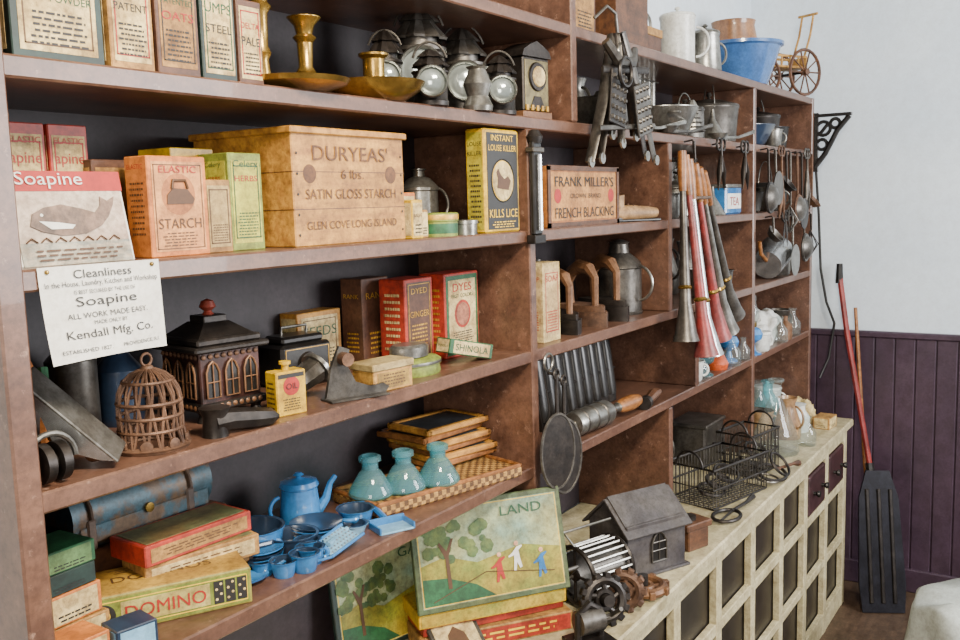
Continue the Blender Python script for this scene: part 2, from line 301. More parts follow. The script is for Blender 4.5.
b=B();b.box(0,0,0,.14,.05,.222,YEL,.004);b.box(.008,-.0006,.008,.124,.002,.206,mat('label_black','#1a1714',.45,age=.2),0);b.box(-.0006,.006,.008,.002,.038,.206,mat('label_side','#b0a028',.5,0,'#857f22',14),0)
b.text('INSTANT',INKY,.07,.203,.09,.013,'F',-.0015);b.text('LOUSE KILLER',INKY,.07,.182,.112,.019,'F',-.0015);b.text('KILLS LICE',INKY,.07,.042,.114,.024,'F',-.0015);b.lines(INKY,.02,.12,.010,.026,3,'F',-.0015)
P=T(.07,-.0005,.112)@R('X',90);b.lathe([(0,0),(.05,0),(0,.0008)],INKY,P);b.lathe([(0,.001),(.042,.001),(0,.0016)],CREAM,P);b.ring(.046,.001,INK,P@T(0,0,.001),24,4)
b.poly([(-.026,-.016),(.02,-.02),(.03,.0),(.018,.01),(.004,.004),(-.01,.012),(-.02,.026),(-.028,.018),(-.022,.004)],.0005,INKB,T(.07,-.0026,.112))
b.text('LOUSE',INK,.025,.19,.036,.014,'L');b.text('KILLER',INK,.025,.17,.036,.014,'L');b.lines(INK,.01,.04,.02,.15,12,'L');b.done('louse_powder_tin',1.672,.004,ZB)
# ---------- paper notice
t=bmesh.new();n=16;W,H=.178,.122;vs=[]
for j in range(9):
    for i in range(n+1):
        u=i/n;w=j/8;vs.append(t.verts.new((W*u+.004*w,-.006-.01*math.sin(PI*u)*w-.012*w*w*(1-u),-H*w+.004*math.sin(3*u)*w)))
for j in range(8):
    for i in range(n):t.faces.new((vs[j*(n+1)+i],vs[(j+1)*(n+1)+i],vs[(j+1)*(n+1)+i+1],vs[j*(n+1)+i+1]))
b=B();b.add(t,PAPER)
TX=[('Cleanliness',-.011,.085,.011),('In the House, Laundry, Kitchen and Workshop',-.024,.165,.009),('IS BEST SECURED BY THE USE OF',-.034,.09,.005),('Soapine',-.048,.09,.016),('ALL WORK MADE EASY.',-.064,.12,.007),('MADE ONLY BY',-.074,.05,.005),('Kendall Mfg. Co.',-.089,.13,.014),('ESTABLISHED 1827.       PROVIDENCE, R.I.',-.108,.15,.0055)]
for s,z,w,h in TX:
    me,tw,th=txt(s);t=bmesh.new();t.from_mesh(me);t.transform(T(W/2,0,z)@R('X',90)@Matrix.Diagonal((w/tw,h/th,1,1)))
    for v in t.verts:
        u=v.co.x/W;q=-v.co.z/H;v.co.y=-.0076-.01*math.sin(PI*u)*q-.012*q*q*(1-u);v.co.x+=.004*q
    b.add(t,INK)
for px in(.012,.166):b.lathe([(0,0),(.003,0),(.003,.002),(0,.003)],BRASS,T(px,-.006,-.006)@R('X',90),10);b.tube([(px,-.006,-.006),(px,.003,-.006)],.001,BRASS)
b.done('paper_notice',.652,.004,ZB+.001)
# ---------- C shelf bay1
b=B();S=TIN
b.box(-.09,-.028,0,.18,.056,.006,S,.002)
for yy in(-.028,.025):b.poly([(-.085,.004),(.085,.004),(.07,.018),(.03,.04),(0,.042),(-.04,.022),(-.08,.012)],.003,STEEL,T(0,yy,0))
b.box(-.05,-.022,0,.1,.044,.005,STEEL,.001,T(.0,0,.015)@R('Y',-42)@T(.02,0,.01))
b.lathe([(0,0),(.012,0),(.008,.01),(.015,.025),(.01,.036),(0,.038)],WOODD,T(.062,0,.006));b.tube([(-.06,0,.005),(-.058,0,.04),(-.072,0,.07),(-.088,0,.082)],[.012,.011,.012,.008],WOODD)
b.lathe([(0,-.024),(.012,-.024),(.012,.024),(0,.024)],BRASS,T(.0,0,.036)@R('X',90))
o=b.done('hand_plane',0,0,0);o.rotation_euler=(math.radians(205),math.radians(48),math.radians(-30));o.location=(.722,.05,ZC+.078);o.scale=(.9,.9,.9)
b=B();b.tube([(0,0,.0),(.0,.0,.05),(.02,.02,.1),(.05,.03,.14)],[.02,.016,.012,.01],WOODL);b.tube([(.0,0,.02),(-.02,.01,.09),(-.01,.02,.16)],.008,TIN2);b.box(-.03,-.01,0,.06,.05,.02,IRON);b.tube([(.02,0,.02),(.07,.0,.09),(.075,.01,.12)],.008,GRN);b.done('hand_drill',.70,.2,ZC)
b=B();b.tube([(0,0,.02),(.03,.0,.03),(.04,0,.09),(.0,0,.14),(-.02,0,.17)],[.008,.007,.006,.006,.01],LEATH,flat=.4);b.tube([(.06,.03,.01),(.055,.02,.1),(.03,.01,.15)],.009,ORG);b.done('leather_strap_tool',.67,.12,ZC)
b=B();b.lathe([(0,0),(.026,0),(.026,.012),(.012,.012),(.012,.022),(.026,.022),(.026,.034),(0,.034)],IRON,T(0,0,.028)@R('Y',90));b.arc(.035,0,180,.004,TIN,T(.018,0,.03));b.done('iron_pulley',.65,.03,ZC)
b=B();b.lathe([(0,0),(.035,0),(.038,.01),(.038,.09),(.015,.12),(.015,.15),(.018,.155),(0,.155)],BLUED);b.done('blue_glass_jar',.93,.25,ZC);b=B();b.lathe([(0,0),(.035,0),(.038,.01),(.038,.12),(.02,.14),(0,.15)],TIN2);b.done('tin_canister',.84,.24,ZC)
b=B();n=16
def cr(z):
    if z<.03:return .050-.006*(z/.03)
    if z<.07:return .044
    return .044*math.sqrt(max(0,1-((z-.07)/.048)**2))
for i in range(n):
    a=2*PI*i/n
    for sg in(3,-3):b.tube([((cr(z)+.001)*math.cos(a+(z*sg)),(cr(z)+.001)*math.sin(a+z*sg),z) for z in (0,.015,.03,.05,.07,.085,.1,.11,.117)],.002,RUST,seg=5)
for z in(.002,.03,.05,.07,.1):b.ring(cr(z)+.001,.003,RUST,T(0,0,z))
b.lathe([(.052,0),(.056,.006),(.048,.01)],RUST);b.lathe([(0,.112),(.012,.114),(.008,.122),(0,.124)],RUST);b.ring(.009,.002,RUST,T(0,0,.131)@R('X',90),12)
for i in range(8):b.lathe([(0,-.004),(.009,-.002),(.009,.002),(0,.004)],RUST,T(.05*math.cos(i*PI/4),.05*math.sin(i*PI/4),.012)@R('Z',i*45)@R('Y',90),10)
b.done('iron_string_holder_cage',.848,.065,ZC)
b=B();w=.115
for sx in(-1,1):
    for sy in(-1,1):b.lathe([(0,0),(.012,0),(.008,.012),(.012,.02),(0,.02)],IRON,T(sx*.05,sy*.05,0))
b.box(-w/2-.008,-w/2-.008,.018,w+.016,w+.016,.014,IRON,.003);b.box(-w/2,-w/2,.03,w,w,.085,mat('stove_maroon','#4a2a24',.4,.4,'#2c1f1c',18,.2),.002)
for fc in (0,-90):
    M_=R('Z',fc)
    for k in(-1,0,1):
        arch=[(k*.036-.012,.04),(k*.036+.012,.04),(k*.036+.012,.082),(k*.036+.007,.094),(k*.036,.1),(k*.036-.007,.094),(k*.036-.012,.082)]
        b.poly(arch,.003,BLK,M_@T(0,-w/2-.003,0))
        b.tube([(x_,0,z_) for x_,z_ in arch],.0018,BROWNI,M_@T(0,-w/2-.004,0),6,True)
        b.tube([(k*.036,0,.04),(k*.036,0,.1)],.0012,BROWNI,M_@T(0,-w/2-.005,0),6);b.tube([(k*.036-.012,0,.066),(k*.036+.012,0,.066)],.0012,BROWNI,M_@T(0,-w/2-.005,0),6)
    for k in range(9):b.lathe([(0,0),(.0045,0),(0,.004)],BROWNI,M_@T(-.05+k*.0125,-w/2-.008,.026)@R('X',90),8);b.lathe([(0,0),(.0045,0),(0,.004)],RUST,M_@T(-.05+k*.0125,-w/2-.002,.108)@R('X',90),8)
b.box(-w/2-.014,-w/2-.014,.115,w+.028,w+.028,.01,IRON,.003);b.box(-w/2-.004,-w/2-.004,.125,w+.008,w+.008,.012,IRON,.003)
t=bmesh.new();bmesh.ops.create_cone(t,cap_ends=True,segments=4,radius1=.075,radius2=.035,depth=.022);b.add(t,IRON,T(0,0,.148)@R('Z',45))
b.box(-.022,-.022,.158,.044,.044,.012,IRON);b.lathe([(0,.17),(.01,.17),(.006,.176),(.014,.183),(.01,.193),(0,.197)],mat('knob_red','#8a3a2c',.4));b.done('cast_iron_toy_stove',1.05,.165,ZC,-8)
b=B();b.tube([(0,0,.022),(.03,0,.022),(.07,0,.017),(.1,0,.014),(.115,0,.012)],[.022,.018,.017,.014,.004],IRON);b.lathe([(0,0),(.02,0),(.018,.03),(.024,.045),(0,.048)],IRON,T(.005,0,0));b.done('iron_shoe_last',.935,.035,ZC,-14)
b=B();b.box(0,0,0,.058,.034,.075,YEL,.002);b.lathe([(0,0),(.006,0),(.006,.01),(.01,.01),(.01,.015),(0,.016)],YEL,T(.029,.017,.075),12);b.lathe([(0,0),(.016,0),(0,.001)],INKR,T(.029,-.0004,.05)@R('X',90));b.text('OIL',INK,.029,.05,.022,.01,'F',-.002);b.lines(INK,.01,.048,.008,.03,5);b.box(.004,-.0006,.064,.05,.001,.007,INK,0);b.lines(INK,.005,.029,.01,.06,6,'L');b.done('yellow_oil_tin',1.072,.035,ZC,-12)
b=B();b.box(0,0,0,.12,.08,.085,BLK,.006);b.box(.01,.01,.085,.1,.06,.015,BLK,.007);b.lathe([(0,0),(.024,0),(.022,.006),(0,.007)],IRON,T(.06,0,.045)@R('X',90));b.lathe([(0,.006),(.012,.006),(0,.009)],BRASS,T(.06,0,.045)@R('X',90));b.frame(GOLD,.008,.008,.104,.069,.0012)
b.tube([(.03,.04,.1),(.03,.04,.115),(.09,.04,.115),(.09,.04,.1)],.003,TIN);b.done('black_cash_box',1.24,.19,ZC,-8)
b=B();b.poly([(0,.006),(.03,.0),(.12,.0),(.13,.012),(.118,.02),(.09,.018),(.06,.03),(.045,.06),(.05,.09),(.03,.098),(.012,.06)],.008,TIN2);b.box(0,-.02,0,.12,.045,.004,TIN2);b.lathe([(0,0),(.012,0),(.012,.02),(0,.02)],RUST,T(.036,0,.075)@R('X',90));b.done('iron_cleaver',1.20,.045,ZC,-20)
b=B();b.tube([(0,0,.02),(.04,0,.035),(.08,0,.05)],[.018,.022,.026],TIN2);b.lathe([(0,0),(.03,0),(.03,.008),(.02,.01),(0,.01)],TIN,T(.082,0,.052)@R('Y',60));b.box(-.01,-.015,0,.03,.03,.03,IRON);b.done('tin_funnel_nozzle',1.15,.10,ZC,0)
carton('wooden_seed_box',1.36,.265,ZC,.13,.05,.13,WOOD,0,CREAM,[('SEEDS',.68,.16,INKG)],5,fr=INKB)
carton('herb_remedy_book',1.51,.22,ZC,.09,.06,.19,BRC,0,None,[('RANK',.8,.07,GOLD)],5,GOLD)
b=B();b.box(0,0,0,.1,.07,.187,RED,.002);b.box(.008,-.0007,.008,.084,.002,.171,BRC,0);b.frame(GOLD,.012,.012,.076,.163,.0015,-.0014);b.text('DYED',GOLD,.05,.16,.06,.012,'F',-.0015);b.text('GINGER',GOLD,.05,.11,.068,.014,'F',-.0015);b.lines(GOLD,.02,.08,.03,.09,7,'F',-.0015);b.lines(CREAM,.012,.058,.03,.16,9,'L');b.done('ginger_tonic_box',1.548,.135,ZC)
b=B();b.box(0,0,0,.135,.07,.19,RED,.002);b.box(.006,-.0007,.006,.123,.002,.178,GRN,0);b.box(.014,-.0012,.014,.107,.002,.16,CREAM,0)
b.text('DYES',INKR,.0675,.157,.085,.018,'F',-.002);b.text('FAST COLORS',INKG,.0675,.138,.085,.008,'F',-.002);b.lathe([(0,0),(.032,0),(0,.0006)],RED,T(.0675,-.0012,.096)@R('X',90));b.lathe([(0,.0006),(.026,.0006),(0,.0012)],mat('seal_pink','#b9785a',.6,0,'#7c4a38',60),T(.0675,-.0012,.096)@R('X',90));b.lines(INK,.025,.11,.02,.058,7,'F',-.002);b.lines(GOLD,.012,.058,.03,.16,10,'L');b.done('diamond_dye_box',1.665,.115,ZC)
b=B();b.box(0,0,0,.1,.06,.042,WOODL,.002);b.box(-.003,-.003,.04,.106,.066,.014,mat('cardboard_lid','#bfaa76',.6,0,'#95804a',10),.002);b.box(.01,-.0008,.006,.08,.002,.03,mat('matchlabel','#c09c3a',.6,0,'#7e6026',30),0);b.lines(INKB,.02,.08,.01,.034,4,'F',-.0015);b.done('card_box',1.295,.015,ZC,-8)
b=B();S_=Matrix.Diagonal((1.35,.85,1,1));b.lathe([(0,0),(.045,0),(.047,.004),(.045,.02),(.048,.021),(.048,.03),(.04,.036),(.02,.038),(0,.038)],GRNL,S_);b.lathe([(.0482,.022),(.0486,.025),(.0482,.028)],TIN,S_);b.done('oval_tin',1.49,.07,ZC,-10)
b=B();S_=Matrix.Diagonal((1.3,.9,1,1));b.lathe([(0,0),(.035,0),(.035,.02),(.03,.025),(0,.025)],TIN,S_);b.done('oval_tin',1.48,.075,ZC+.039,-10)
o=carton('green_soap_box',1.585,.05,ZC+.03,.13,.045,.032,GRN,-10,CREAM,[('SHINOLA',.5,.45,INKG)],0);o.rotation_euler=(0,math.radians(13),math.radians(-12));
# ---------- D shelf bay1
b=B();b.box(0,0,0,.3,.1,.095,WOODD,.003);b.done('wooden_box',.80,.205,ZD)
TRK=mat('marbled_tin','#35525e',.5,.2,'#5b4630',22,.2,lo=.45,hi=.56)
b=B();b.box(0,0,0,.27,.1,.05,TRK,.012);b.tube([(0,.05,.05),(.27,.05,.05)],.05,TRK,seg=24)
for q in(.03,.22):b.tube([(q,.05+.052*math.cos(math.radians(a_)),.05+.052*math.sin(math.radians(a_))) for a_ in range(0,181,20)],.006,LEATH,flat=.5);b.box(q-.008,-.003,0,.016,.106,.05,LEATH,.003)
b.lathe([(0,0),(.008,0),(.008,.004),(0,.005)],BRASS,T(.135,-.001,.04)@R('X',90));b.done('domed_tin_trunk',.80,.205,ZD+.096,0)
st=[('game_box',.685,.10,0,.095,.08,.045,TAN,CREAM),('game_box',.683,.1,.046,.09,.08,.045,ORG,CREAM),('game_box',.682,.1,.092,.085,.08,.03,DKG,None),('game_box',.68,.1,.123,.088,.08,.032,GRN,mat('greenlabel','#6e9158',.6,0,'#4d7242',12))]
for n_,x,y,dz,w,d,h,m,pn in st:carton(n_,x,y,ZD+dz,w,d,h,m,random.uniform(-4,4),pn,[],2)
st=[(.86,.12,0,.2,.08,.04,BRC,-6),(.855,.115,.041,.2,.085,.036,TAN,-12),(.85,.105,.078,.205,.095,.034,RED,-3)]
for x,y,dz,w,d,h,m,rz in st:
    b=B();b.box(0,0,0,w,d,h,m,.002);b.box(.008,.008,h-.001,w-.016,d-.016,.002,mat('boxtop%d'%int(dz*1000),['#7a5c3c','#a87838','#6e5a34'][int(dz*27)%3],.6,0,'#4c5a3a',9),0);b.box(.01,-.0008,.006,w-.02,.002,h-.012,CREAM if m is TAN else TAN,0);b.lines(INKB,.03,w-.03,.01,h-.01,3,'F',-.0015);b.done('board_game_box',x,y,ZD+dz,rz)
b=B();b.box(0,0,0,.245,.11,.058,mat('domino_card','#9c923c',.6,0,'#7c7b36',10),.002);b.box(.002,.002,.056,.241,.106,.004,mat('domino_top','#c49c3c',.6,0,'#8c682a',14),0)
b.box(.004,-.0008,.004,.237,.002,.05,GRNL,0);b.frame(INKY,.008,.008,.23,.042,.0015);b.box(.05,-.0014,.012,.13,.002,.034,mat('label_y2','#c8bc74',.6,0,'#aa984e',14),0);b.text('DOMINO',INKR,.115,.029,.118,.026,'F',-.0025)
P=T(.025,-.001,.029)@R('X',90);b.lathe([(0,0),(.018,0),(0,.001)],INK,P);b.lathe([(0,.001),(.01,.001),(0,.002)],INKY,P);b.text('DOMINOS',INKB,.12,.055,.15,.026,'T',.0606);b.lines(INKB,.04,.2,.078,.1,3,'T',.0606)
for k in range(3):
    x0=.186+k*.018;b.box(x0,-.0016,.011,.015,.002,.036,INK,0)
    for i in range(4):b.lathe([(0,0),(.0022,0),(0,.0006)],CREAM,T(x0+.004+.007*(i%2),-.0018,.018+.008*i)@R('X',90),8)
b.done('domino_game_box',.755,.125,ZD,-28)
carton('blue_card_box',.735,.02,ZD,.06,.05,.045,BLUED,-10,BLUEL,[],2)
carton('orange_card_box',.66,.02,ZD,.065,.06,.055,ORG,0,CREAM,[],3)
def pot(name,x,y,z,r,h,m=BLUE,inner=None,handle='long',rz=0,lid=False,spout=False,flare=1.1,tilt=0):
    b=B();b.T=R('Y',tilt)
    b.lathe([(0,0),(r*.85,0),(r*.95,.006),(r*flare,h*.93),(r*flare+.003,h*.97),(r*flare+.003,h)],m);b.lathe([(r*flare+.002,h),(r*flare-.003,h*.98),(r*.9,.01),(0,.006)],inner or BLUED)
    if handle=='long':b.tube([(r*flare,0,h*.85),(r*flare+.04,0,h*.95),(r*flare+.09,0,h)],[.006,.005,.006],m)
    if handle=='loop':b.arc(h*.28,-90,90,.004,m,T(r*1.02,0,h*.52),sx=.9)
    if handle=='bail':b.arc(r*flare,0,180,.0025,TIN,T(0,0,h*.95),16)
    if handle=='two':
        for q in(0,180):b.arc(.018,-80,80,.004,m,R('Z',q)@T(r*flare,0,h*.75)@R('X',90))
    if lid:b.lathe([(r*flare+.004,h),(r*flare,h+.008),(r*.5,h+r*.25),(.006,h+r*.32),(.004,h+r*.36),(.011,h+r*.45),(.006,h+r*.55),(0,h+r*.56)],m)
    if spout:b.tube([(-r*.85,0,h*.25),(-r*1.35,0,h*.5),(-r*1.6,0,h*.85),(-r*1.9,0,h*1.0)],[r*.28,r*.2,r*.14,r*.12],m)
    return b.done(name,x,y,z,rz)
pot('enamel_teapot',1.275,.20,ZD,.044,.082,handle='loop',spout=True,lid=True,rz=165,flare=.8)
pot('enamel_saucepan',1.125,.17,ZD,.05,.05,handle='long',rz=200)
pot('enamel_saucepan',1.165,.11,ZD,.04,.035,handle='long',rz=170,m=BLUED)
for i,(x,y,r) in enumerate([(1.085,.12,.045),(1.235,.12,.05)]):
    b=B()
    for k in range(5):b.lathe([(0,.001),(r*.6,.0),(r,.008),(r,.010),(r*.6,.003),(0,.003)],BLUE if (i+k)%2==0 else BLUED,T(random.uniform(-.004,.004),0,k*.006))
    b.done('enamel_plate_stack',x,y,ZD)
for x,y,r,h in[(1.075,.045,.02,.028),(1.11,.03,.022,.032),(1.14,.045,.022,.03),(1.06,.08,.018,.026),(1.165,.075,.02,.03)]:pot('enamel_toy_cup',x,y,ZD if y<.09 else ZD+.025,r,h,handle='loop',rz=random.uniform(-60,200))
pot('enamel_toy_pan',1.335,.11,ZD,.032,.032,handle='two',rz=20)
pot('enamel_toy_pan',1.29,.08,ZD,.026,.02,handle='long',rz=200,m=BLUEL)
b=B();b.box(0,0,0,.085,.05,.004,BLUEL,.001)
for i in range(9):
    for j in range(5):b.lathe([(0,.004),(.0022,.004),(.001,.006),(0,.006)],BLUED,T(.008+i*.0088,.008+j*.0088,0),6)
for yy in(0,.05):b.tube([(-.005,yy,.004),(.09,yy,.004)],.003,BLUE)
b.tube([(-.005,.0,.004),(-.03,.012,.004),(-.03,.038,.004),(-.005,.05,.004)],.0025,BLUE);o=b.done('enamel_toy_grater',1.165,.015,ZD+.006,0);o.rotation_euler=(math.radians(12),math.radians(-7),math.radians(4))
b=B();b.box(0,0,0,.075,.05,.004,BLUEL,.001);b.box(0,.046,0,.075,.005,.018,BLUE,.001)
for xx in(0,.071):b.box(xx,0,0,.004,.05,.014,BLUE,.001)
b.tube([(.037,.05,.012),(.037,.1,.02)],[.006,.007],BLUE);b.done('enamel_dustpan',1.30,.02,ZD,-25)
b=B();b.lathe([(0,0),(.01,.0),(.022,.006),(.024,.01),(.012,.004),(0,.004)],BLUE,Matrix.Diagonal((1.5,1,1,1)));b.tube([(.03,0,.008),(.07,0,.014),(.1,0,.012)],.003,BLUE);b.done('enamel_spoon',1.02,.07,ZD+.003,-10)
# tray
b=B();b.box(0,0,0,.405,.165,.024,WICK,.004)
for q in((0,0,.405,.01),(0,.155,.405,.01),(0,0,.01,.165),(.395,0,.01,.165)):b.box(q[0],q[1],.02,q[2],q[3],.01,HAND,.003)
b.done('woven_cane_tray',1.372,.085,ZD,-14.5)
def inkb(x,y):
    b=B();b.lathe([(0,0),(.042,0),(.046,.004),(.045,.013),(.024,.048),(.017,.055),(.017,.07),(.023,.073),(.023,.082),(.017,.085),(.0145,.083),(.0145,.056)],AQUA,seg=28);b.lathe([(.043,.008),(.03,.010),(0,.012)],AQUA,seg=28)
    return b.done('glass_ink_bottle',x,y,ZD+.0265)
inkb(1.425,.145);inkb(1.49,.11);inkb(1.565,.075)
z=ZD+.031
for i,(x,y,w,d,rz) in enumerate([(1.62,.12,.2,.15,-10),(1.615,.125,.2,.15,-14),(1.62,.13,.2,.145,-8),(1.61,.13,.2,.15,-11),(1.605,.14,.21,.15,-5),(1.62,.14,.2,.14,-10)]):
    b=B();f=.016
    b.box(f*.5,f*.5,.003,w-f,d-f,.008,SLATE,0)
    for q in((0,0,w,f),(0,d-f,w,f),(0,0,f,d),(w-f,0,f,d)):b.box(q[0],q[1],0,q[2],q[3],.014,WOOD if i%2 else HAND,.003)
    b.done('school_slate',x,y,z,rz);z+=.0145
# ---------- counter bay1: game boards
b=B();b.box(0,0,0,.37,.24,.045,TAN,.002);b.box(.006,-.0008,.004,.358,.002,.037,RED,0);b.lines(INKY,.04,.33,.01,.035,2,'F',-.0015);b.done('flat_game_box',1.54,.12,ZK,-36)
b=B();b.box(0,0,0,.35,.2,.022,RED,.002);b.done('flat_game_box',1.55,.12,ZK+.046,-33)
b=B();b.box(0,0,0,.36,.2,.034,YEL,.002);b.box(.006,-.0008,.004,.348,.002,.026,mat('gb_side','#c4a22e',.6,0,'#8f9038',9),0);b.box(.01,.01,.033,.34,.18,.002,mat('gb_top','#b0a636',.6,0,'#d2ae36',7),0);b.done('flat_game_box',1.535,.12,ZK+.069,-35)
def picboard(w,h,frame,title,fig=True):
    b=B();b.box(0,0,0,w,.012,h,frame,.002);b.box(.012,-.0008,.012,w-.024,.002,h-.024,SKY,0);b.frame(INKY,.014,.014,w-.028,h-.028,.0015)
    b.poly([(.016,.016),(w-.016,.016),(w-.016,h*.42),(w*.7,h*.5),(w*.4,h*.4),(w*.2,h*.5),(.016,h*.44)],.001,GRASS,T(0,-.0018,0))
    b.poly([(.016,.016),(w*.5,.016),(w*.38,h*.2),(w*.2,h*.3),(.016,h*.32)],.001,GRN,T(0,-.0024,0))
    TR=mat('print_tree','#3c5a34',.6,0,'#6b7a3a',40)
    for i in range(34):
        cx=w*(.06+.42*random.random());cz=h*(.46+.4*random.random()*(1-abs(cx/w-.2)));rr=random.uniform(.007,.017);b.lathe([(0,0),(rr,0),(0,.0006)],TR,T(cx,-.0019-.00002*i,min(cz,h*.88))@R('X',90),7)
    b.poly([(w*.2,h*.2),(w*.225,h*.2),(w*.22,h*.5),(w*.26,h*.66),(w*.245,h*.66),(w*.21,h*.55),(w*.17,h*.64),(w*.16,h*.62),(w*.198,h*.48)],.0006,INKB,T(0,-.0032,0))
    b.text(title,INKG,w*.72,h*.84,w*.36,h*.09,'F',-.003)
    if fig:
        SK=mat('skin_print','#d9a583',.6)
        for cx,cz,c in((.52,.18,INKR),(.64,.26,PAPER),(.80,.16,BLUE)):
            x=w*cx;z=h*cz
            b.poly([(x-.004,z),(x+.002,z),(x+.006,z+.018),(x+.012,z+.004),(x+.018,z+.006),(x+.014,z+.026),(x+.012,z+.044),(x+.022,z+.052),(x+.021,z+.055),(x+.008,z+.052),(x-.004,z+.04),(x-.014,z+.034),(x-.013,z+.031),(x+.0,z+.034),(x-.001,z+.02)],.0006,c,T(0,-.0036,0));b.lathe([(0,0),(.0055,0),(0,.0006)],SK,T(x+.008,-.0034,z+.06)@R('X',90),10)
        b.tube([(w*.1,-.003,h*.1),(w*.45,-.003,h*.3),(w*.9,-.003,h*.2)],.001,INKB)
    return b
o=picboard(.37,.235,mat('board_frame','#3c5238',.5,0,'#62683a',10),'LAND').done('picture_game_board',1.53,.115,ZK+.104,-35);o.rotation_euler=(math.radians(-14),0,math.radians(-35))
o=picboard(.33,.24,DKG,'GAME',False).done('picture_game_board',1.42,.25,ZK+.002,-16);o.rotation_euler=(math.radians(-8),0,math.radians(-14))
b=B();b.box(0,0,0,.12,.008,.16,TIN2,.002);b.box(.01,-.0008,.01,.1,.002,.14,CREAM,0);b.poly([(.03,.03),(.09,.03),(.08,.1),(.06,.12),(.04,.1)],.001,INKB,T(0,-.0015,0));o=b.done('framed_portrait',1.5,.02,ZK,-30);o.rotation_euler=(math.radians(-60),0,math.radians(-30))
# ---------- bay2
b=B();b.box(0,-.02,0,.05,.022,.02,IRON);b.box(.006,-.016,.02,.038,.012,.21,BLK,.003);b.tube([(.025,-.02,.03),(.025,-.02,.2)],.006,STEEL);b.lathe([(0,0),(.016,.0),(.02,.015),(.01,.03),(0,.032)],IRON,T(.025,-.008,.225));b.box(.0,-.02,.205,.05,.022,.012,TIN2,.002);b.done('wall_thermometer',1.83,-.004,ZB-.03)
b=B();b.box(0,0,0,.40,.2,.15,mat('crate_orange_wood','#b87434',.55,0,'#8a5222',8,.1,(1,5,5)),.002);b.box(.0,-.003,0,.4,.004,.012,WOODD,0);b.box(.0,-.003,.14,.4,.004,.012,WOODD,0);b.box(0,-.003,0,.014,.004,.15,WOODD,0);b.box(.386,-.003,0,.014,.004,.15,WOODD,0);b.box(.018,-.0012,.016,.364,.002,.12,mat('crate_label','#cc924c',.6,0,'#a46a2e',14),0)
b.text('FRANK MILLER\'S',INK,.2,.113,.33,.026,'F',-.003);b.text('CROWN  BRAND',INK,.2,.077,.2,.012,'F',-.003);b.text('FRENCH BLACKING',INK,.2,.035,.33,.026,'F',-.003);b.text('BLACKING',INK,.1,.08,.15,.04,'L');b.lathe([(0,0),(.018,0),(0,.001)],INKR,T(.05,-.002,.077)@R('X',90));b.lathe([(0,0),(.018,0),(0,.001)],INKR,T(.35,-.002,.077)@R('X',90));b.done('wooden_blacking_crate',1.985,.03,ZB)
SHO=mat('child_shoe_leather','#b08c62',.6,0,'#82643f',14,.1)
b=B();b.lathe([(0,0),(.022,.004),(.03,.03),(.03,.07),(.024,.12),(.018,.15),(0,.155)],SHO,T(-.07,0,.024)@R('Y',90)@Matrix.Diagonal((.8,1,1,1)));b.tube([(-.05,0,.03),(-.052,0,.05),(-.055,0,.075)],[.024,.024,.028],SHO);b.lathe([(0,0),(.022,0),(.0,.001)],BLK,T(-.055,0,.0755));b.box(-.075,-.024,0,.16,.048,.008,BLK,.003);b.box(-.075,-.022,-.0,.035,.044,.016,BLK,.003)
for q in range(3):b.tube([(-.02+q*.018,-.014,.05-q*.003),(-.012+q*.018,.014,.05-q*.003)],.002,INKB)
b.done('child_shoe',2.52,.05,ZB,-35)
b=B();b.lathe([(0,0),(.035,0),(.036,.06),(.03,.075),(0,.078)],TIN2);b.done('small_tin',2.45,.16,ZB)
carton('tall_cream_box',1.955,.03,ZC,.085,.06,.195,CREAM,0,mat('fade2','#cab080',.6,0,'#ae8c56',10),[('SOAP',.8,.08,INKR)],8,INKR,fr=INKR)
def flatiron(x,y,z,m,rz=0,s=1,name='flat_iron'):
    b=B();b.T=Matrix.Scale(s,4)
    pts=[(-.07,-.036),(0,-.036),(.035,-.028),(.06,-.012),(.07,0),(.06,.012),(.035,.028),(0,.036),(-.07,.036)]
    b.poly(pts,.03,m,R('X',90));b.poly([(p[0]*.9,p[1]*.8) for p in pts],.012,m,R('X',90)@T(0,.03,0))
    b.tube([(-.045,0,.04),(-.05,0,.085),(-.042,0,.108),(-.015,0,.12),(.015,0,.116),(.034,0,.098),(.034,0,.04)],[.007,.007,.013,.015,.013,.008,.007],BROWNI)
    return b.done(name,x,y,z,rz)
flatiron(2.16,.09,ZC,IRON,-125,1.25);flatiron(2.31,.10,ZC,RUST,-115,1.35);flatiron(2.45,.10,ZC,IRON,-118,1.4)
b=B();b.lathe([(0,0),(.032,0),(.034,.01),(.034,.12),(.02,.14),(.022,.17),(.02,.17),(0,.14)],TIN);b.arc(.035,-80,80,.004,TIN,T(.03,0,.09));b.done('tin_pitcher',2.12,.22,ZC,-150)
b=B();b.T=Matrix.Scale(1.05,4);b.lathe([(0,0),(.065,0),(.067,.006),(.064,.01),(.064,.13),(.068,.133),(.06,.15),(.03,.175),(.026,.2),(.03,.205),(.012,.212),(0,.214)],TIN2);b.arc(.05,-80,80,.004,TIN,T(.062,0,.09));b.done('tin_milk_can',2.58,.12,ZC,-100)
b=B();b.lathe([(0,0),(.05,0),(.05,.12),(.04,.15),(.018,.165),(.018,.18),(0,.182)],TIN2);b.done('tin_canister',2.32,.26,ZC)
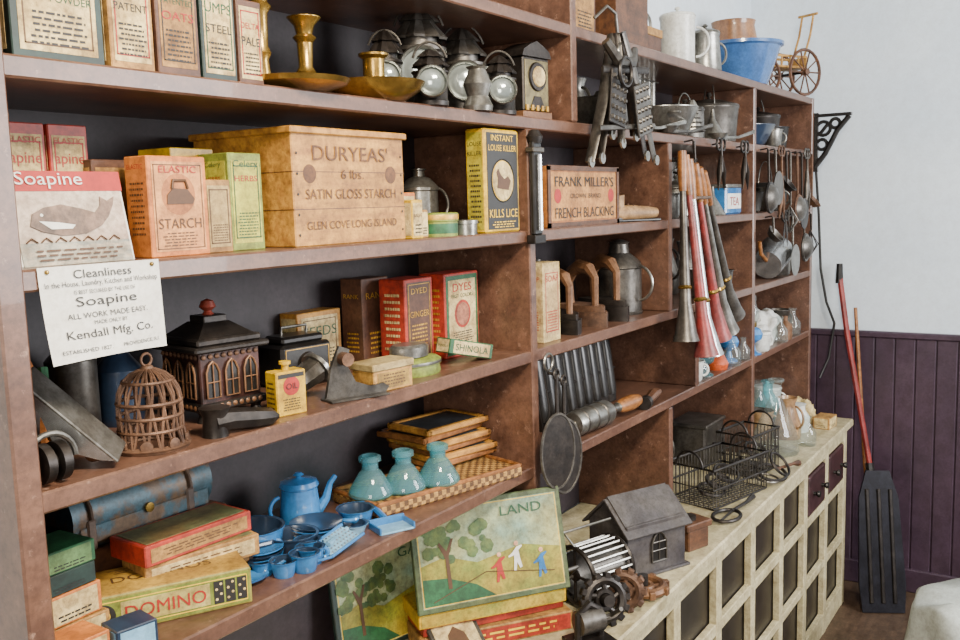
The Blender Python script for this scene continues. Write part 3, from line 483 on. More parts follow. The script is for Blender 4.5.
# hanging tongs/hardware
b=B();b.tube([(-.05,0,.03),(-.02,-.02,.06),(.03,-.02,.05),(.04,-.02,0)],.004,TIN2)
for i,(dx,ln,w) in enumerate([(-.13,.32,.022),(-.08,.31,.016),(-.03,.25,.02),(.02,.27,.018),(.09,.25,.02),(.15,.30,.018),(.2,.31,.022)]):
    b.tube([(.02,-.01-.006*i,.0),(.02+dx*.5,-.02-.005*i,-ln*.5),(.02+dx,-.012-.005*i,-ln)],[w*.45,w*.7,w*.6],IRON if i%3 else TIN2,flat=.3)
    b.lathe([(0,0),(.014,0),(.014,.006),(0,.006)],TIN,T(.02+dx,-.014-.005*i,-ln)@R('X',90),10)
for q,(px,pz,rot) in enumerate([(-.02,-.17,8),(.10,-.19,-14)]):
    M_=T(px,-.05-.015*q,pz)@R('Y',rot);b.box(-.045,0,-.06,.09,.006,.13,TIN2 if q else IRON,.002,M_)
    for i in range(4):
        for j in range(5):b.lathe([(0,0),(.007,0),(.004,.006),(0,.007)],TIN2,M_@T(-.033+i*.022,0,-.045+j*.025)@R('X',90),8)
b.tube([(-.09,-.04,-.1),(.16,-.05,-.08)],.009,IRON,flat=.4);b.tube([(-.11,-.04,-.24),(.2,-.05,-.22)],.007,TIN2,flat=.5);b.ring(.03,.004,TIN,T(.04,-.035,-.05)@R('X',90));b.ring(.035,.005,IRON,T(.0,-.06,-.10)@R('X',90))
b.tube([(-.06,-.035,-.03),(-.02,-.05,-.075),(.06,-.05,-.07),(.12,-.03,-.03)],[.012,.014,.014,.01],TIN2)
b.done('hanging_candle_tongs',2.18,-.03,ZT-.01)
b=B();b.tube([(0,0,0),(.04,0,.0),(.06,0,0),(.16,0,0),(.18,0,0),(.22,0,0)],[.01,.012,.02,.02,.012,.01],WOODL);b.done('rolling_pin',2.36,.02,ZA+.115,12)
b=B();b.box(0,0,0,.22,.12,.09,TIN2,.006);b.tube([(0,0,.09),(.11,0,.105),(.22,0,.09)],.006,TIN);b.lathe([(0,0),(.03,0),(.02,.02),(0,.02)],TIN,T(.1,.06,.09));b.done('tin_cash_tray',2.32,.03,ZA)
pot('tin_saucepan',2.17,.12,ZA,.06,.12,TIN2,BLK,'loop',-120)
def fluted(x,y,z,r,h,m=TIN):
    b=B();b.lathe([(r,0),(r*1.02,.006),(r*.7,h*.9),(r*.5,h),(r*.2,h*.95),(r*.15,h*.7),(0,h*.7)],m,seg=48,flute=.06,fn=12);b.done('fluted_cake_mold',x,y,z)
def funnel(x,y,z,r,h,m=TIN):
    b=B();b.lathe([(r,0),(r*1.03,.004),(r*.3,h*.6),(r*.2,h*.65),(r*.1,h),(r*.07,h),(r*.17,h*.65),(r*.95,.003)],m);b.arc(.015,-90,90,.003,m,T(r*.85,0,h*.15));b.done('tin_funnel',x,y,z)
def jug(name,x,y,z,r,h,m=TIN,rz=-120):
    b=B();b.lathe([(0,0),(r*.9,0),(r,h*.05),(r,h*.35),(r*.6,h*.75),(r*.55,h*.85),(r*.72,h),(r*.66,h),(r*.5,h*.85),(0,h*.8)],m);b.arc(h*.27,-85,85,.005,m,T(r*.75,0,h*.55));b.done(name,x,y,z,rz)
def candlemold(x,y,z,m=TIN,rz=0):
    b=B();b.box(0,0,.2,.16,.07,.012,m);b.box(0,0,.0,.16,.07,.008,m)
    for i in range(4):
        for j in range(2):b.lathe([(.009,0),(.013,.2),(.013,.205)],m,T(.022+i*.039,.018+j*.034,0),12)
    b.tube([(0,.035,.21),(-.02,.035,.19),(-.02,.035,.15),(0,.035,.13)],.004,m);b.done('tin_candle_mold',x,y,z,rz)
# A tier, bays 2-4
pot('tin_saucepan',2.60,.12,ZA,.07,.06,TIN,TIN2,'long',200);pot('tin_colander',2.83,.08,ZA,.08,.09,TIN,TIN2,'two',40,flare=1.35);fluted(2.72,.22,ZA,.07,.12);candlemold(2.93,.2,ZA)
pot('tin_kettle',3.07,.10,ZA,.07,.1,TIN2,BLK,'bail',0,True,True,.9);pot('iron_pot',3.36,.12,ZA,.1,.13,TIN2,BLK,'bail',30,True,False,1.05);pot('enamel_basin',3.68,.12,ZA,.11,.08,BLUED,BLK,'two',30,flare=1.3);pot('iron_pot',4.16,.14,ZA,.08,.1,BLK,BLK,'long',200);pot('iron_pot',3.95,.12,ZA,.08,.13,IRON,BLK,'bail',0,True)
funnel(3.2,.05,ZA,.05,.11);fluted(3.22,.2,ZA,.07,.14,TIN2);jug('tin_pitcher',2.48,.21,ZA,.05,.16);pot('tin_cup',3.85,.03,ZA,.035,.07,TIN,TIN2,'loop',-60)
for x,y,l,m in((2.5,-.01,.3,TIN),(2.74,-.03,.26,TIN2),(3.2,-.03,.25,TIN)):
    b=B();b.tube([(0,0,.01),(l*.5,0,.016),(l,0,.04)],[.006,.005,.007],m,flat=.6);b.lathe([(0,.0),(.02,.004),(.036,.024),(.034,.024),(.018,.008),(0,.005)],m,T(-.03,0,0));b.done('tin_ladle',x,y+.045,ZA,-8)
b=B();b.tube([(0,.05,.02),(.0,.05,.1),(.0,.05,.12)],[.03,.02,.008],TIN)
for i in range(7):b.ring(.012+.005*(6-i),.002,TIN2,T(0,.05,.02+.014*i),14)
b.done('tin_grater',2.95,-.02,ZA)
# top shelf
carton('brown_card_box',2.17,.05,ZT,.13,.12,.16,BRC,0,TAN,[],5);carton('wooden_box',2.45,.06,ZT,.22,.16,.17,WOODD,0,None,[],0)
b=B();b.box(0,0,0,.15,.12,.1,BRC,.002);b.box(-.003,-.003,.08,.156,.126,.025,TAN);b.done('card_box',2.72,.1,ZT,0)
jug('tin_pitcher',2.93,.23,ZT,.06,.22,TIN)
pot('white_enamel_pot',3.03,.11,ZT,.06,.17,WHITE,WHITE,'loop',-60,True,False,.95);pot('tin_coffee_pot',3.18,.07,ZT,.06,.13,TIN,TIN2,'loop',-30,True,True,.8)
b=B();b.T=Matrix.Diagonal((1.12,1.12,1.15,1));b.lathe([(0,0),(.09,0),(.095,.01),(.135,.12),(.145,.125),(.145,.135),(.13,.13),(.088,.014),(0,.012)],mat('basin_grey_blue','#3d68a0',.25,0,'#2c5288',8,coat=.4,age=.3),seg=32);b.done('enamel_basin',3.65,.1,ZT);fluted(3.42,.22,ZT,.07,.13)
b=B();b.lathe([(0,0),(.075,0),(.09,.05),(.1,.2),(.085,.27),(.09,.29),(.075,.29),(0,.25)],mat('stoneware_brown','#9c6c3c',.35,0,'#7c4e2c',6,coat=.4));b.done('stoneware_crock',3.90,.21,ZT)
b=B()
def wheel(b,M_,r,m):
    b.ring(r,.007,m,M_,24);b.lathe([(0,-.015),(.014,-.015),(.014,.015),(0,.015)],m,M_,12)
    for i in range(10):
        a=i*PI/5;b.tube([(0,0,0),(r*math.cos(a),r*math.sin(a),0)],.0035,m,M_,6)
for yy in(-.07,.07):
    wheel(b,T(.12,yy,.102)@R('X',90),.095,WOODD);wheel(b,T(-.11,yy,.077)@R('X',90),.07,WOODD)
b.box(-.16,-.05,.12,.32,.1,.01,WOODL);
for yy in(-.05,.042):
    b.box(-.16,yy,.165,.32,.008,.01,WOODL)
    for i in range(7):b.tube([(-.155+i*.052,yy+.004,.12),(-.155+i*.052,yy+.004,.17)],.004,WOODL)
for xx in(-.16,.152):b.box(xx,-.05,.12,.008,.1,.05,WOODL)
for yy in(-.03,.03):b.tube([(.15,yy,.14),(.2,yy,.27),(.22,yy,.36)],.005,WOODL)
b.tube([(.22,-.05,.36),(.22,.05,.36)],.006,WOODL);b.tube([(.12,-.08,.102),(.12,.08,.102)],.006,IRON);b.tube([(-.11,-.08,.077),(-.11,.08,.077)],.006,IRON);b.done('toy_wagon',4.16,.12,ZT,-25)
# B tier bays 3-4
pot('tin_kettle',3.04,.12,ZB,.075,.1,TIN,TIN2,'bail',0,True,True,.9);pot('tin_cup',2.80,.06,ZB,.045,.08,TIN,TIN2,'loop',-60);pot('tin_cup',2.9,.2,ZB,.05,.12,TIN2,TIN2,'loop',-60);jug('tin_pitcher',2.76,.22,ZB,.05,.17);jug('tin_pitcher',3.2,.22,ZB,.05,.19,TIN2);funnel(3.20,.05,ZB,.045,.1)
b=B();b.box(0,0,0,.17,.1,.1,BLUE,.006);b.box(.01,-.001,.02,.15,.002,.055,PAPER,0);b.text('TEA',INKR,.085,.047,.1,.03,'F',-.002);b.box(-.003,-.003,.095,.176,.106,.014,TIN);b.done('blue_biscuit_tin',3.29,.03,ZB)
candlemold(3.3,.2,ZB);pot('tin_saucepan',3.66,.1,ZB,.08,.08,TIN2,BLK,'long',210);pot('tin_cup',3.94,.06,ZB,.05,.1,TIN,TIN2,'loop',-60);pot('iron_pot',4.16,.15,ZB,.09,.12,BLK,BLK,'bail',0);jug('tin_pitcher',3.88,.22,ZB,.06,.18,TIN)
def hang(x,z,l,kind,m,y=-.02):
    b=B();b.tube([(0,.02,0),(0,-.006,.004),(0,-.012,-.008)],.003,IRON);b.tube([(0,-.01,0),(0,-.014,-l)],[.005,.004],m,flat=.6)
    if kind=='ladle':b.lathe([(0,-.03),(.025,-.024),(.04,0),(.037,0),(.022,-.02),(0,-.026)],m,T(0,-.025,-l)@R('X',50))
    if kind=='disc':b.lathe([(0,0),(.06,0),(.065,.006),(0,.008)],m,T(0,-.02,-l-.05)@R('X',90))
    if kind=='sieve':
        b.ring(.055,.006,m,T(0,-.02,-l-.05)@R('X',90));b.lathe([(.055,0),(.04,.02),(0,.035)],TIN2,T(0,-.02,-l-.05)@R('X',90))
    if kind=='whisk':
        for i in range(6):b.tube([(0,-.01,-l),(.03*math.cos(i*PI/3),-.015+.03*math.sin(i*PI/3),-l-.06),(0,-.012,-l-.11)],.0025,m)
    if kind=='shears':
        for q in(-1,1):b.tube([(0,-.01,-l*.4),(q*.02,-.012,-l),(q*.03,-.012,-l-.06)],[.006,.01,.002],m,flat=.4);b.ring(.02,.004,m,T(q*.02,-.01,.0)@R('X',90),12)
    return b.done('hanging_'+{'ladle':'ladle','disc':'skimmer','sieve':'sieve','whisk':'whisk','shears':'shears'}[kind],x,y,z)
kinds=['sieve','ladle','disc','whisk','shears']
for i in range(9):
    hang(3.58+i*.08+random.uniform(-.02,.02),ZA-.02,random.uniform(.08,.24),kinds[(i*2)%5],[IRON,TIN2,RUST][i%3],-.022)
for i in range(5):hang(3.66+i*.14+random.uniform(-.03,.03),ZB-.02,random.uniform(.06,.14),kinds[(i*3+1)%5],[TIN2,IRON,TIN][i%3],-.022)
for x in(2.80,3.05,3.3):hang(x,ZA-.02,random.uniform(.05,.10),'whisk' if x<3 else 'shears',IRON,-.022)
# horns bundle
HR=mat('horn_red','#9a3836',.42,.2,'#6d4a48',10)
b=B();b.tube([(0,.05,.01),(0,-.005,.015),(0,-.02,0)],.004,IRON)
for i,(dx,dy,ln,m,r) in enumerate([(-.09,-.05,.52,TIN2,.04),(-.03,-.09,.57,HR,.038),(.05,-.07,.58,STEEL,.045),(.20,-.05,.55,HR,.04),(.30,-.04,.54,TIN,.042),(.40,-.03,.50,TIN2,.04)]):
    tp=Vector((.0+dx*.25-.02,-.02-.004*i,.03-.012*i));bt=Vector((dx,dy,-ln));d=(bt-tp);L=d.length
    q=Vector((0,0,-1)).rotation_difference(d).to_matrix().to_4x4();P=T(*tp)@q
    b.lathe([(0,.0),(.009,-.004),(.011,-.06),(.008,-.1),(.009,-.105),(.012,-L*.45),(.018,-L*.8),(r*.8,-L*.95),(r,-L),(r*.93,-L),(r*.7,-L*.94),(0,-L*.8)],m,P,20);b.lathe([(.0,.01),(.013,.008),(.015,-.05),(.0115,-.11)],HAND,P,12)
    b.lathe([(.0165,-L*.7),(.021,-L*.71),(.0185,-L*.72)],BRASS,P,16)
b.tube([(-.03,-.03,-.1),(.08,-.06,-.1),(.06,-.01,-.1),(-.02,-.03,-.1)],.005,LEATH)
b.done('hanging_tin_horns',2.70,-.03,1.94)
# C tier bays 3-4
pot('tin_cup',3.1,.06,ZC,.05,.1,TIN,TIN2,'loop',-60);pot('tin_saucepan',3.28,.07,ZC,.06,.08,TIN2,BLK,'long',200);jug('tin_pitcher',3.38,.21,ZC,.06,.18);jug('tin_pitcher',3.16,.22,ZC,.06,.2,TIN2);jug('tin_pitcher',2.85,.15,ZC,.06,.19,TIN2)
b=B();b.box(0,0,0,.14,.1,.11,TIN,.004);b.lathe([(0,0),(.02,0),(.02,.02),(0,.024)],TIN2,T(.07,.05,.11));b.done('tin_canister',3.56,.05,ZC);candlemold(3.56,.2,ZC)
b=B();b.lathe([(0,0),(.06,.0),(.065,.08),(.07,.15),(.064,.15),(.058,.02),(0,.01)],STEEL,R('Y',70));b.tube([(-.01,0,.02),(-.08,0,.05),(-.1,0,.1)],.008,HAND);b.done('tin_scoop',3.82,.04,ZC+.06,0)
pot('tin_cup',4.06,.06,ZC,.05,.09,TIN,TIN2,'loop',-60);pot('tin_saucepan',4.22,.13,ZC,.06,.07,TIN2,BLK,'long',200);jug('tin_pitcher',4.0,.22,ZC,.06,.2,TIN2);jug('tin_pitcher',3.80,.22,ZC,.055,.19,IRON)
# ---------- D tier bay 2
b=B()
for i in range(9):
    x0=i*.052;b.poly([(x0,0),(x0+.046,0),(x0+.05,.02),(x0+.05,.19),(x0+.042,.212),(x0+.023,.22),(x0+.006,.212),(x0,.19)],.02,IRON);b.lathe([(.0,.0),(.019,.004),(.021,.02),(.021,.15),(.018,.17),(0,.18)],BLK,T(x0+.0245,.0,.02)@Matrix.Diagonal((1,.6,1,1)),16)
b.tube([(0,-.004,.1),(.47,-.004,.1)],.004,IRON);o=b.done('corrugated_bread_pan',2.13,.14,ZD+.003,0);o.rotation_euler=(math.radians(-8),0,0)
b=B();b.lathe([(0,0),(.012,0),(.014,.02),(.03,.022),(.034,.03),(.034,.19),(.03,.2),(.012,.205),(.01,.26),(.014,.262),(.02,.29),(.022,.34),(.016,.38),(0,.39)],TIN,T(0,0,.035)@R('Y',90));b.lathe([(.0145,.262),(.0205,.29),(.0225,.34),(.0165,.38)],HAND,T(0,0,.035)@R('Y',90))
for q in(.05,.1,.15):b.lathe([(.034,q),(.036,q+.002),(.036,q+.006),(.034,q+.008)],TIN2,T(0,0,.035)@R('Y',90))
b.done('tin_syringe_pump',2.10,.045,ZD,-4)
b=B();b.tube([(0,0,.02),(.09,0,.025),(.16,0,.02)],[.012,.018,.012],WOODD);b.lathe([(0,0),(.02,0),(.02,.03),(0,.03)],IRON,T(-.02,0,.02)@R('Y',90));b.done('wooden_handle_tool',2.52,.01,ZD,10)
for dx,zz in((0,0),(.035,-.02)):
    b=B();M_=T(0,0,-.17)@R('Z',-15)@R('X',90);b.lathe([(0,0),(.085,0),(.09,.004),(.085,.01),(0,.012)],IRON,M_@Matrix.Diagonal((.62,1,1,1)),28);b.ring(.089,.004,TIN2,M_@T(0,0,.008),28,6,.62,1);b.tube([(0,.015,.015),(0,-.006,.01),(0,-.006,-.09)],.005,IRON);b.ring(.012,.003,IRON,T(0,-.006,.012)@R('X',90),12);b.done('hanging_iron_griddle',1.875+dx,-.04,1.43+zz)
b=B();b.tube([(0,0,0),(.01,-.01,-.1),(.0,-.01,-.2),(.02,-.01,-.24)],.002,IRON);b.ring(.02,.003,TIN,T(.01,-.01,.01)@R('X',90));b.done('hanging_chain',1.865,-.016,1.46)
# D tier bays 3-4
pot('tin_cup',2.99,.05,ZD,.04,.07,WHITE,WHITE,'loop',-60)
def lamp(x,y,z,fontm,s=1):
    b=B();b.T=Matrix.Scale(s,4);b.lathe([(0,0),(.045,0),(.045,.008),(.02,.02),(.012,.05),(.016,.055),(.045,.075),(.052,.1),(.04,.125),(.02,.135)],fontm);b.lathe([(.02,.135),(.022,.14),(.022,.16),(.012,.165),(0,.165)],BRASS);b.lathe([(.022,.155),(.034,.185),(.03,.21),(.018,.25),(.018,.29)],CLEAR);return b.done('oil_lamp',x,y,z)
lamp(3.10,.04,ZD,AQUA,.65);lamp(3.41,.06,ZD,BLUE,.75);lamp(3.60,.03,ZD,BLUE,.8);b=B();b.lathe([(0,0),(.04,0),(.045,.02),(.03,.05),(.012,.06),(0,.062)],mat('orange_glass','#c9572a',.3));b.done('orange_shade',3.24,.05,ZD)
def lump(name,x,y,z,rx,ry,h,m,seed=1,amp=.25):
    t=bmesh.new();bmesh.ops.create_icosphere(t,subdivisions=4,radius=1)
    for v in t.verts:
        n_=noise.noise(v.co*1.8+Vector((seed,0,0)))*amp+abs(noise.noise(v.co*4+Vector((0,seed,0))))*amp*.9
        v.co=v.co*(1+n_);v.co.z=max(v.co.z,-.2)
    zm=min(v.co.z for v in t.verts)
    for v in t.verts:v.co=Vector((v.co.x*rx,v.co.y*ry,(v.co.z-zm)*h/1.2))
    b=B();b.add(t,m);return b.done(name,x,y,z,ang=80)
lump('crumpled_white_cloth',3.84,.10,ZD,.10,.06,.08,CLOTHW,1,.4);lump('crumpled_white_cloth',4.08,.12,ZD,.10,.07,.11,CLOTHW,5,.4)
pot('white_enamel_pot',3.70,.03,ZD,.04,.07,WHITE,BLUED,'loop',-40,True);pot('tin_cup',4.28,.12,ZD,.045,.1,TIN2,TIN2,'loop',-40)
def bottle(x,y,z,m,s=1,name='glass_bottle'):
    b=B();b.T=Matrix.Scale(s,4);b.lathe([(0,0),(.03,0),(.032,.004),(.032,.05),(.012,.08),(.012,.1),(.015,.102),(.015,.108),(.009,.108)],m);b.done(name,x,y,z)
for x,y,m,s in[(3.05,.0+.04,CLEAR,.9),(3.16,.14,CLEAR,1.4),(3.33,.02,CLEAR,1),(3.24,.18,AQUA,1.5),(3.46,.02,CLEAR,.8),(3.34,.16,CLEAR,1.5),(3.95,.02,CLEAR,1),(4.18,.03,CLEAR,1.1)]:bottle(x,y,ZD,m,s)
b=B();b.lathe([(0,0),(.03,0),(.032,.06),(.012,.08),(.012,.1),(0,.1)],BROWNI);b.done('stoneware_bottle',4.04,.025,ZD)
# ---------- counter things
b=B();r=.07
for xx in(0,.13):
    M_=T(xx,0,r+.012)@R('Y',90);b.ring(r,.006,IRON,M_,28);b.lathe([(0,-.004),(.014,-.004),(.014,.004),(0,.004)],IRON,M_,12)
    for i in range(4):b.tube([(0,0,0),(r*math.cos(i*PI/2),r*math.sin(i*PI/2),0)],.004,IRON,M_,6)
for i in range(26):
    a=2*PI*i/26;b.tube([(0,r*math.cos(a),r+.012+r*math.sin(a)),(.13,r*math.cos(a),r+.012+r*math.sin(a))],.0035,TIN,seg=6)
b.lathe([(.058,0),(.058,.12)],TIN2,T(.005,0,r+.012)@R('Y',90));b.box(-.005,-.06,0,.14,.02,.012,IRON);b.box(-.005,.04,0,.14,.02,.012,IRON);b.tube([(-.01,0,r+.012),(-.04,0,r+.012),(-.04,-.05,r+.06),(-.07,-.05,r+.06)],.005,TIN2)
b.tube([(0,0,2*r+.015),(-.02,.02,2*r+.05),(.14,.02,2*r+.05)],.0035,TIN)
b.done('rotary_corn_popper',1.945,-.05,ZK,-20)
HOU=mat('house_grey_metal','#5a5552',.45,.2,'#3d3a40',8)
b=B();w,d,h,rg=.205,.16,.14,.21;b.box(-.01,-.01,0,w+.02,d+.02,.008,HOU);b.box(0,0,.006,w,d,h,HOU,.002)
b.poly([(-.0,h),(d,h),(d/2,rg)],w,HOU,T(0,d,0)@R('Z',-90))
sl=math.atan2(rg-h,d/2);ln=math.hypot(rg-h,d/2)+.02
b.box(-.012,-.018,0,w+.024,ln,.006,HOU,.001,T(0,0,h-.012)@R('X',math.degrees(sl)))
b.box(-.012,-.018,0,w+.024,ln,.006,HOU,.001,T(w,d,h-.012)@R('Z',180)@R('X',math.degrees(sl)))
arch=[(.082,.035),(.132,.035),(.132,.085),(.122,.105),(.107,.118),(.092,.105),(.082,.085)]
b.poly(arch,.004,BLK,T(0,-.003,0));b.tube([(x_,0,z_) for x_,z_ in arch],.003,TIN2,T(0,-.004,0),6,True);b.tube([(.107,-.004,.035),(.107,-.004,.118)],.002,TIN2);b.tube([(.082,-.004,.065),(.132,-.004,.065)],.002,TIN2);b.tube([(.082,-.004,.088),(.132,-.004,.088)],.002,TIN2)
b.done('model_metal_house',2.15,-.095,ZK,-25)
b=B();b.box(0,0,0,.085,.07,.06,WOODD,.003);b.box(-.01,-.005,.06,.105,.08,.02,WOODD,.003);b.lathe([(0,0),(.02,0),(.02,.012),(0,.015)],IRON,T(.04,.035,.08));b.done('wooden_coffee_mill',2.42,-.16,ZK,-20)
def gear(name,x,y,r,m,rz,n=10,tilt=70,h=0):
    b=B();b.T=T(0,0,r*abs(math.sin(math.radians(tilt)))+.016)@R('X',tilt);b.ring(r,.012,m,Matrix(),30,8);b.ring(r*.45,.008,m)
    for i in range(5):
        a=2*PI*i/5;b.tube([(r*.4*math.cos(a),r*.4*math.sin(a),0),(r*math.cos(a+.3),r*math.sin(a+.3),0)],.007,m)
    for i in range(n):b.box(r+.004,-.008,-.01,.014,.016,.02,m,.002,R('Z',360*i/n))
    b.lathe([(0,-.03),(.014,-.03),(.014,.03),(0,.03)],IRON,Matrix(),12);return b.done(name,x,y,ZK+h,rz)
gear('cast_iron_gear',1.90,-.15,.045,IRON,-40,14,75);gear('cast_iron_gear',1.99,-.16,.036,RUST,-70,10,80);gear('brown_iron_trivet',2.11,-.155,.052,BROWNI,0,8,0,0)
b=B();b.box(-.05,-.04,0,.1,.08,.01,IRON);b.tube([(-.03,0,.01),(-.03,0,.07),(.0,0,.09),(.03,0,.07),(.03,0,.01)],.009,IRON);b.lathe([(0,-.03),(.028,-.03),(.028,.03),(0,.03)],TIN2,T(0,0,.05)@R('Y',90));b.tube([(.03,0,.05),(.06,0,.05),(.06,-.04,.08)],.005,TIN2);b.done('iron_raisin_seeder',1.80,-.16,ZK,-30)
def basket(x,y,w,d,h,rz):
    b=B()
    for z in(.004,h*.5,h):b.tube([(-w/2,-d/2,z),(w/2,-d/2,z),(w/2,d/2,z),(-w/2,d/2,z)],.0035 if z<h else .005,IRON,seg=6,closed=True)
    for i in range(19):
        xx=-w/2+w*i/18;b.tube([(xx,-d/2,h),(xx,-d/2,.004),(xx,d/2,.004),(xx,d/2,h)],.0018,TIN2,seg=5)
    for i in range(11):
        yy=-d/2+d*i/10;b.tube([(-w/2,yy,h),(-w/2,yy,.004),(w/2,yy,.004),(w/2,yy,h)],.0018,TIN2,seg=5)
    for q in(-1,1):b.arc(.05,0,180,.004,IRON,T(q*w/2,0,h)@R('Z',90))
    for i in range(3):b.ring(.05,.006,IRON,T(-.05+i*.045,-.01,.03+.018*i)@R('X',15+i*8),20,6,1,.8)
    b.done('wire_basket',x,y,ZK,rz)
basket(2.97,-.05,.32,.18,.13,-14);basket(3.30,-.05,.2,.14,.15,-10)
b=B();b.ring(.06,.006,IRON,T(0,0,.03)@R('X',20),24,8,1.2,.8);b.ring(.045,.005,IRON,T(.05,-.01,.05)@R('X',50));b.tube([(.05,0,.03),(.15,-.02,.03),(.2,-.02,.02)],[.006,.006,.012],WOODD);b.ring(.04,.004,TIN2,T(-.04,0,.02)@R('X',8));b.done('iron_waffle_ring',3.20,-.165,ZK,-6)
for i,(x,y) in enumerate(((2.74,-.16),(2.6,-.0))):
    b=B();b.ring(.05,.006,IRON,T(0,0,.012),24,8,1.2,.8);b.tube([(.05,0,.012),(.13,-.02,.02),(.2,-.02,.02)],[.006,.006,.01],WOODD if i else IRON);b.tube([(-.05,0,.012),(.05,0,.012)],.004,IRON);b.done('iron_toasting_ring',x,y,ZK,i*15)
b=B();b.box(0,0,0,.05,.05,.10,BLK,.004);b.ring(.025,.003,TIN,T(.025,.025,.12)@R('X',90),14);b.done('black_tin_match_safe',2.71,.04,ZK);b=B();b.lathe([(0,0),(.035,0),(.036,.1),(.03,.11),(0,.11)],IRON);b.arc(.035,0,180,.003,TIN,T(0,0,.105));b.done('small_iron_pail',2.80,.2,ZK)
b=B();b.box(0,0,0,.2,.14,.16,TIN2,.01);b.box(-.006,-.006,.15,.212,.152,.015,TIN2,.004);b.tube([(.05,-.01,.09),(.1,-.03,.085),(.15,-.01,.09)],.004,IRON);b.done('tin_bread_box',3.22,.08,ZK)
b=B();b.box(0,0,0,.22,.14,.14,TIN2,.01);b.lathe([(0,0),(.02,0),(.02,.02),(0,.024)],TIN,T(.1,.07,.14));b.done('tin_roasting_pan',3.55,.12,ZK);pot('iron_pot',2.93,.18,ZK,.075,.11,IRON,BLK,'bail',0,True);jug('tin_pitcher',3.1,.22,ZK,.055,.2,TIN2)
b=B();b.lathe([(0,0),(.085,0),(.09,.01),(.08,.08),(.03,.2),(.022,.22),(.02,.27),(.03,.28),(.03,.29),(.018,.29)],CLEAR,seg=32);b.lathe([(0,.02),(.08,.02)],CLEAR);b.ring(.028,.004,CLEAR,T(0,0,.285));b.done('glass_decanter',3.58,-.07,ZK)
jug('crockery_pitcher',3.82,-.05,ZK,.055,.17,CROCK)
b=B();b.lathe([(0,0),(.05,0),(.055,.06),(.035,.09),(.035,.11),(.04,.115),(0,.12)],WHITE);b.done('white_crockery_jar',3.96,-.05,ZK,0);carton('tan_card_box',4.02,-.17,ZK,.1,.07,.05,TAN,-5,CREAM,[],2)
lump('crumpled_paper',4.12,-.02,ZK,.07,.06,.09,CREAM,3,.4);bottle(3.74,-.15,ZK,CLEAR,1.1);bottle(3.88,.09,ZK,CLEAR,2);bottle(4.02,.09,ZK,AQUA,1.8);pot('white_enamel_pot',4.22,.15,ZK,.055,.12,WHITE,WHITE,'loop',-60,True);pot('tin_cup',3.76,.04,ZK,.045,.12,CROCK,TIN2,'loop',-60)
# ---------- bracket and strap
b=B();b.box(-.006,-.02,-.24,.012,.022,.26,BLK);b.box(-.012,-.16,.0,.024,.16,.014,BLK);b.tube([(0,-.005,-.22),(0,-.05,-.16),(0,-.1,-.06),(0,-.15,0)],.012,BLK)
for yy,zz,rr in((-.04,-.05,.03),(-.09,-.03,.02),(-.035,-.12,.022)):b.ring(rr,.008,BLK,T(0,yy,zz)@R('Y',90),16)
b.tube([(0,-.06,-.03),(0,-.02,-.08)],.008,BLK);b.done('ornate_iron_bracket',4.385,-.0,2.18)
b=B();b.tube([(0,0,0),(.02,-.01,-.2),(.03,-.02,-.45),(.02,-.05,-.6),(.05,-.08,-.7),(.04,-.06,-.86),(.0,-.03,-.95)],.006,BLK);b.done('hanging_leather_strap',4.39,-.01,1.95)
# ---------- floor tools
b=B();b.tube([(4.50,-.095,1.47),(4.47,-.14,1.2),(4.41,-.26,.62)],[.013,.013,.012],RDH)
b.tube([(4.50,-.095,1.43),(4.50,-.095,1.52)],[.018,.014],BLK)
b.tube([(4.41,-.26,.62),(4.40,-.27,.56),(4.36,-.31,.48)],[.018,.02,.016],BLK)
b.poly([(-.09,0),(.09,0),(.10,.12),(.085,.5),(.05,.62),(-.05,.62),(-.085,.5),(-.10,.12)],.014,mat('blade_dark','#1f1e25',.3,.5,'#2e2e36',8),T(4.22,-.37,.004)@R('Z',-62)@R('X',-12))
for q in(-.05,0,.05):b.box(q-.008,-.008,.04,.016,.012,.5,IRON,.003,T(4.22,-.37,.004)@R('Z',-62)@R('X',-12))
b.done('long_handled_shovel')
b=B();b.tube([(4.49,-.17,1.32),(4.42,-.24,.6),(4.34,-.35,.02)],[.008,.009,.011],HAND);b.done('wooden_pole')
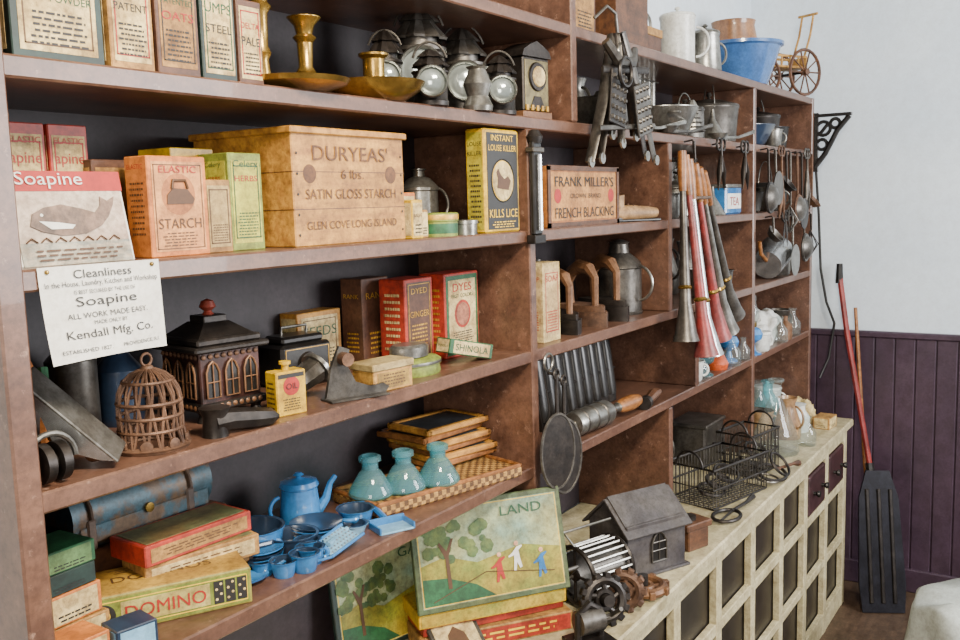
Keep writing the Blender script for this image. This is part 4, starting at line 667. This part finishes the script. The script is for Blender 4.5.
# cloth covered stool
t=bmesh.new();N=48;rows=[]
prof=[(0,.42),(.12,.423),(.19,.42),(.205,.405),(.21,.34),(.225,.22),(.24,.12),(.25,.06)]
for k,(r_,z_) in enumerate(prof):
    rows.append([t.verts.new(((r_+(.03*max(0,k-2)/4*math.sin(7*a+.5*math.sin(3*a))))*math.cos(a),(r_+(.03*max(0,k-2)/4*math.sin(7*a)))*math.sin(a),z_+.012*math.sin(3*a)+.01*math.sin(5*a+1))) for a in [2*PI*i/N for i in range(N)]])
for a_,b_ in zip(rows[1:],rows[2:]):
    for i in range(N):t.faces.new((a_[i],a_[(i+1)%N],b_[(i+1)%N],b_[i]))
t.faces.new(rows[1])
b=B();b.add(t,CLOTH);
for sx in(-1,1):
    for sy in(-1,1):b.tube([(sx*.12,sy*.12,0),(sx*.1,sy*.1,.40)],.015,WOODD)
b.done('cloth_covered_stool',3.5,-.79,0,ang=60)
# ================= camera
X=(.5495,-.1188,.8270);Y=(-.83495,-.04366,.54851);Dn=(.02904,.99192,.12317);C=Vector((0,-1.0816,1.84))
cam=bpy.data.cameras.new('camera');co=bpy.data.objects.new('camera',cam);bpy.context.collection.objects.link(co);cam.lens=36*933/960;cam.clip_start=.02
Rr=Vector((X[0],Y[0],-Dn[0]));U=-Vector((X[1],Y[1],-Dn[1]));Fw=Vector((X[2],Y[2],-Dn[2]))
co.matrix_world=Matrix(((Rr.x,U.x,-Fw.x,C.x),(Rr.y,U.y,-Fw.y,C.y),(Rr.z,U.z,-Fw.z,C.z),(0,0,0,1)));bpy.context.scene.camera=co
# ================= lights
w=bpy.data.worlds.new('world');bpy.context.scene.world=w;w.use_nodes=True;bg=w.node_tree.nodes['Background'];bg.inputs[0].default_value=(.94,.95,1,1);bg.inputs[1].default_value=.7
def area(n,loc,tgt,sx,sy,e,c):
    l=bpy.data.lights.new(n,'AREA');l.shape='RECTANGLE';l.size=sx;l.size_y=sy;l.energy=e;l.color=c;o=bpy.data.objects.new(n,l);bpy.context.collection.objects.link(o);o.location=loc
    o.rotation_euler=(Vector(tgt)-Vector(loc)).to_track_quat('-Z','Y').to_euler()
area('ceiling_lamp',(.7,-1.3,2.9),(1.2,.1,1.4),.6,.4,130,(1,.88,.7))
area('window_light',(3.0,-3.0,2.1),(3.4,.2,1.7),1.5,1.3,190,(.97,.98,1))
area('room_light',(-1.4,-1.8,2.0),(1.0,.1,1.4),1.0,1.0,65,(1,.92,.8))
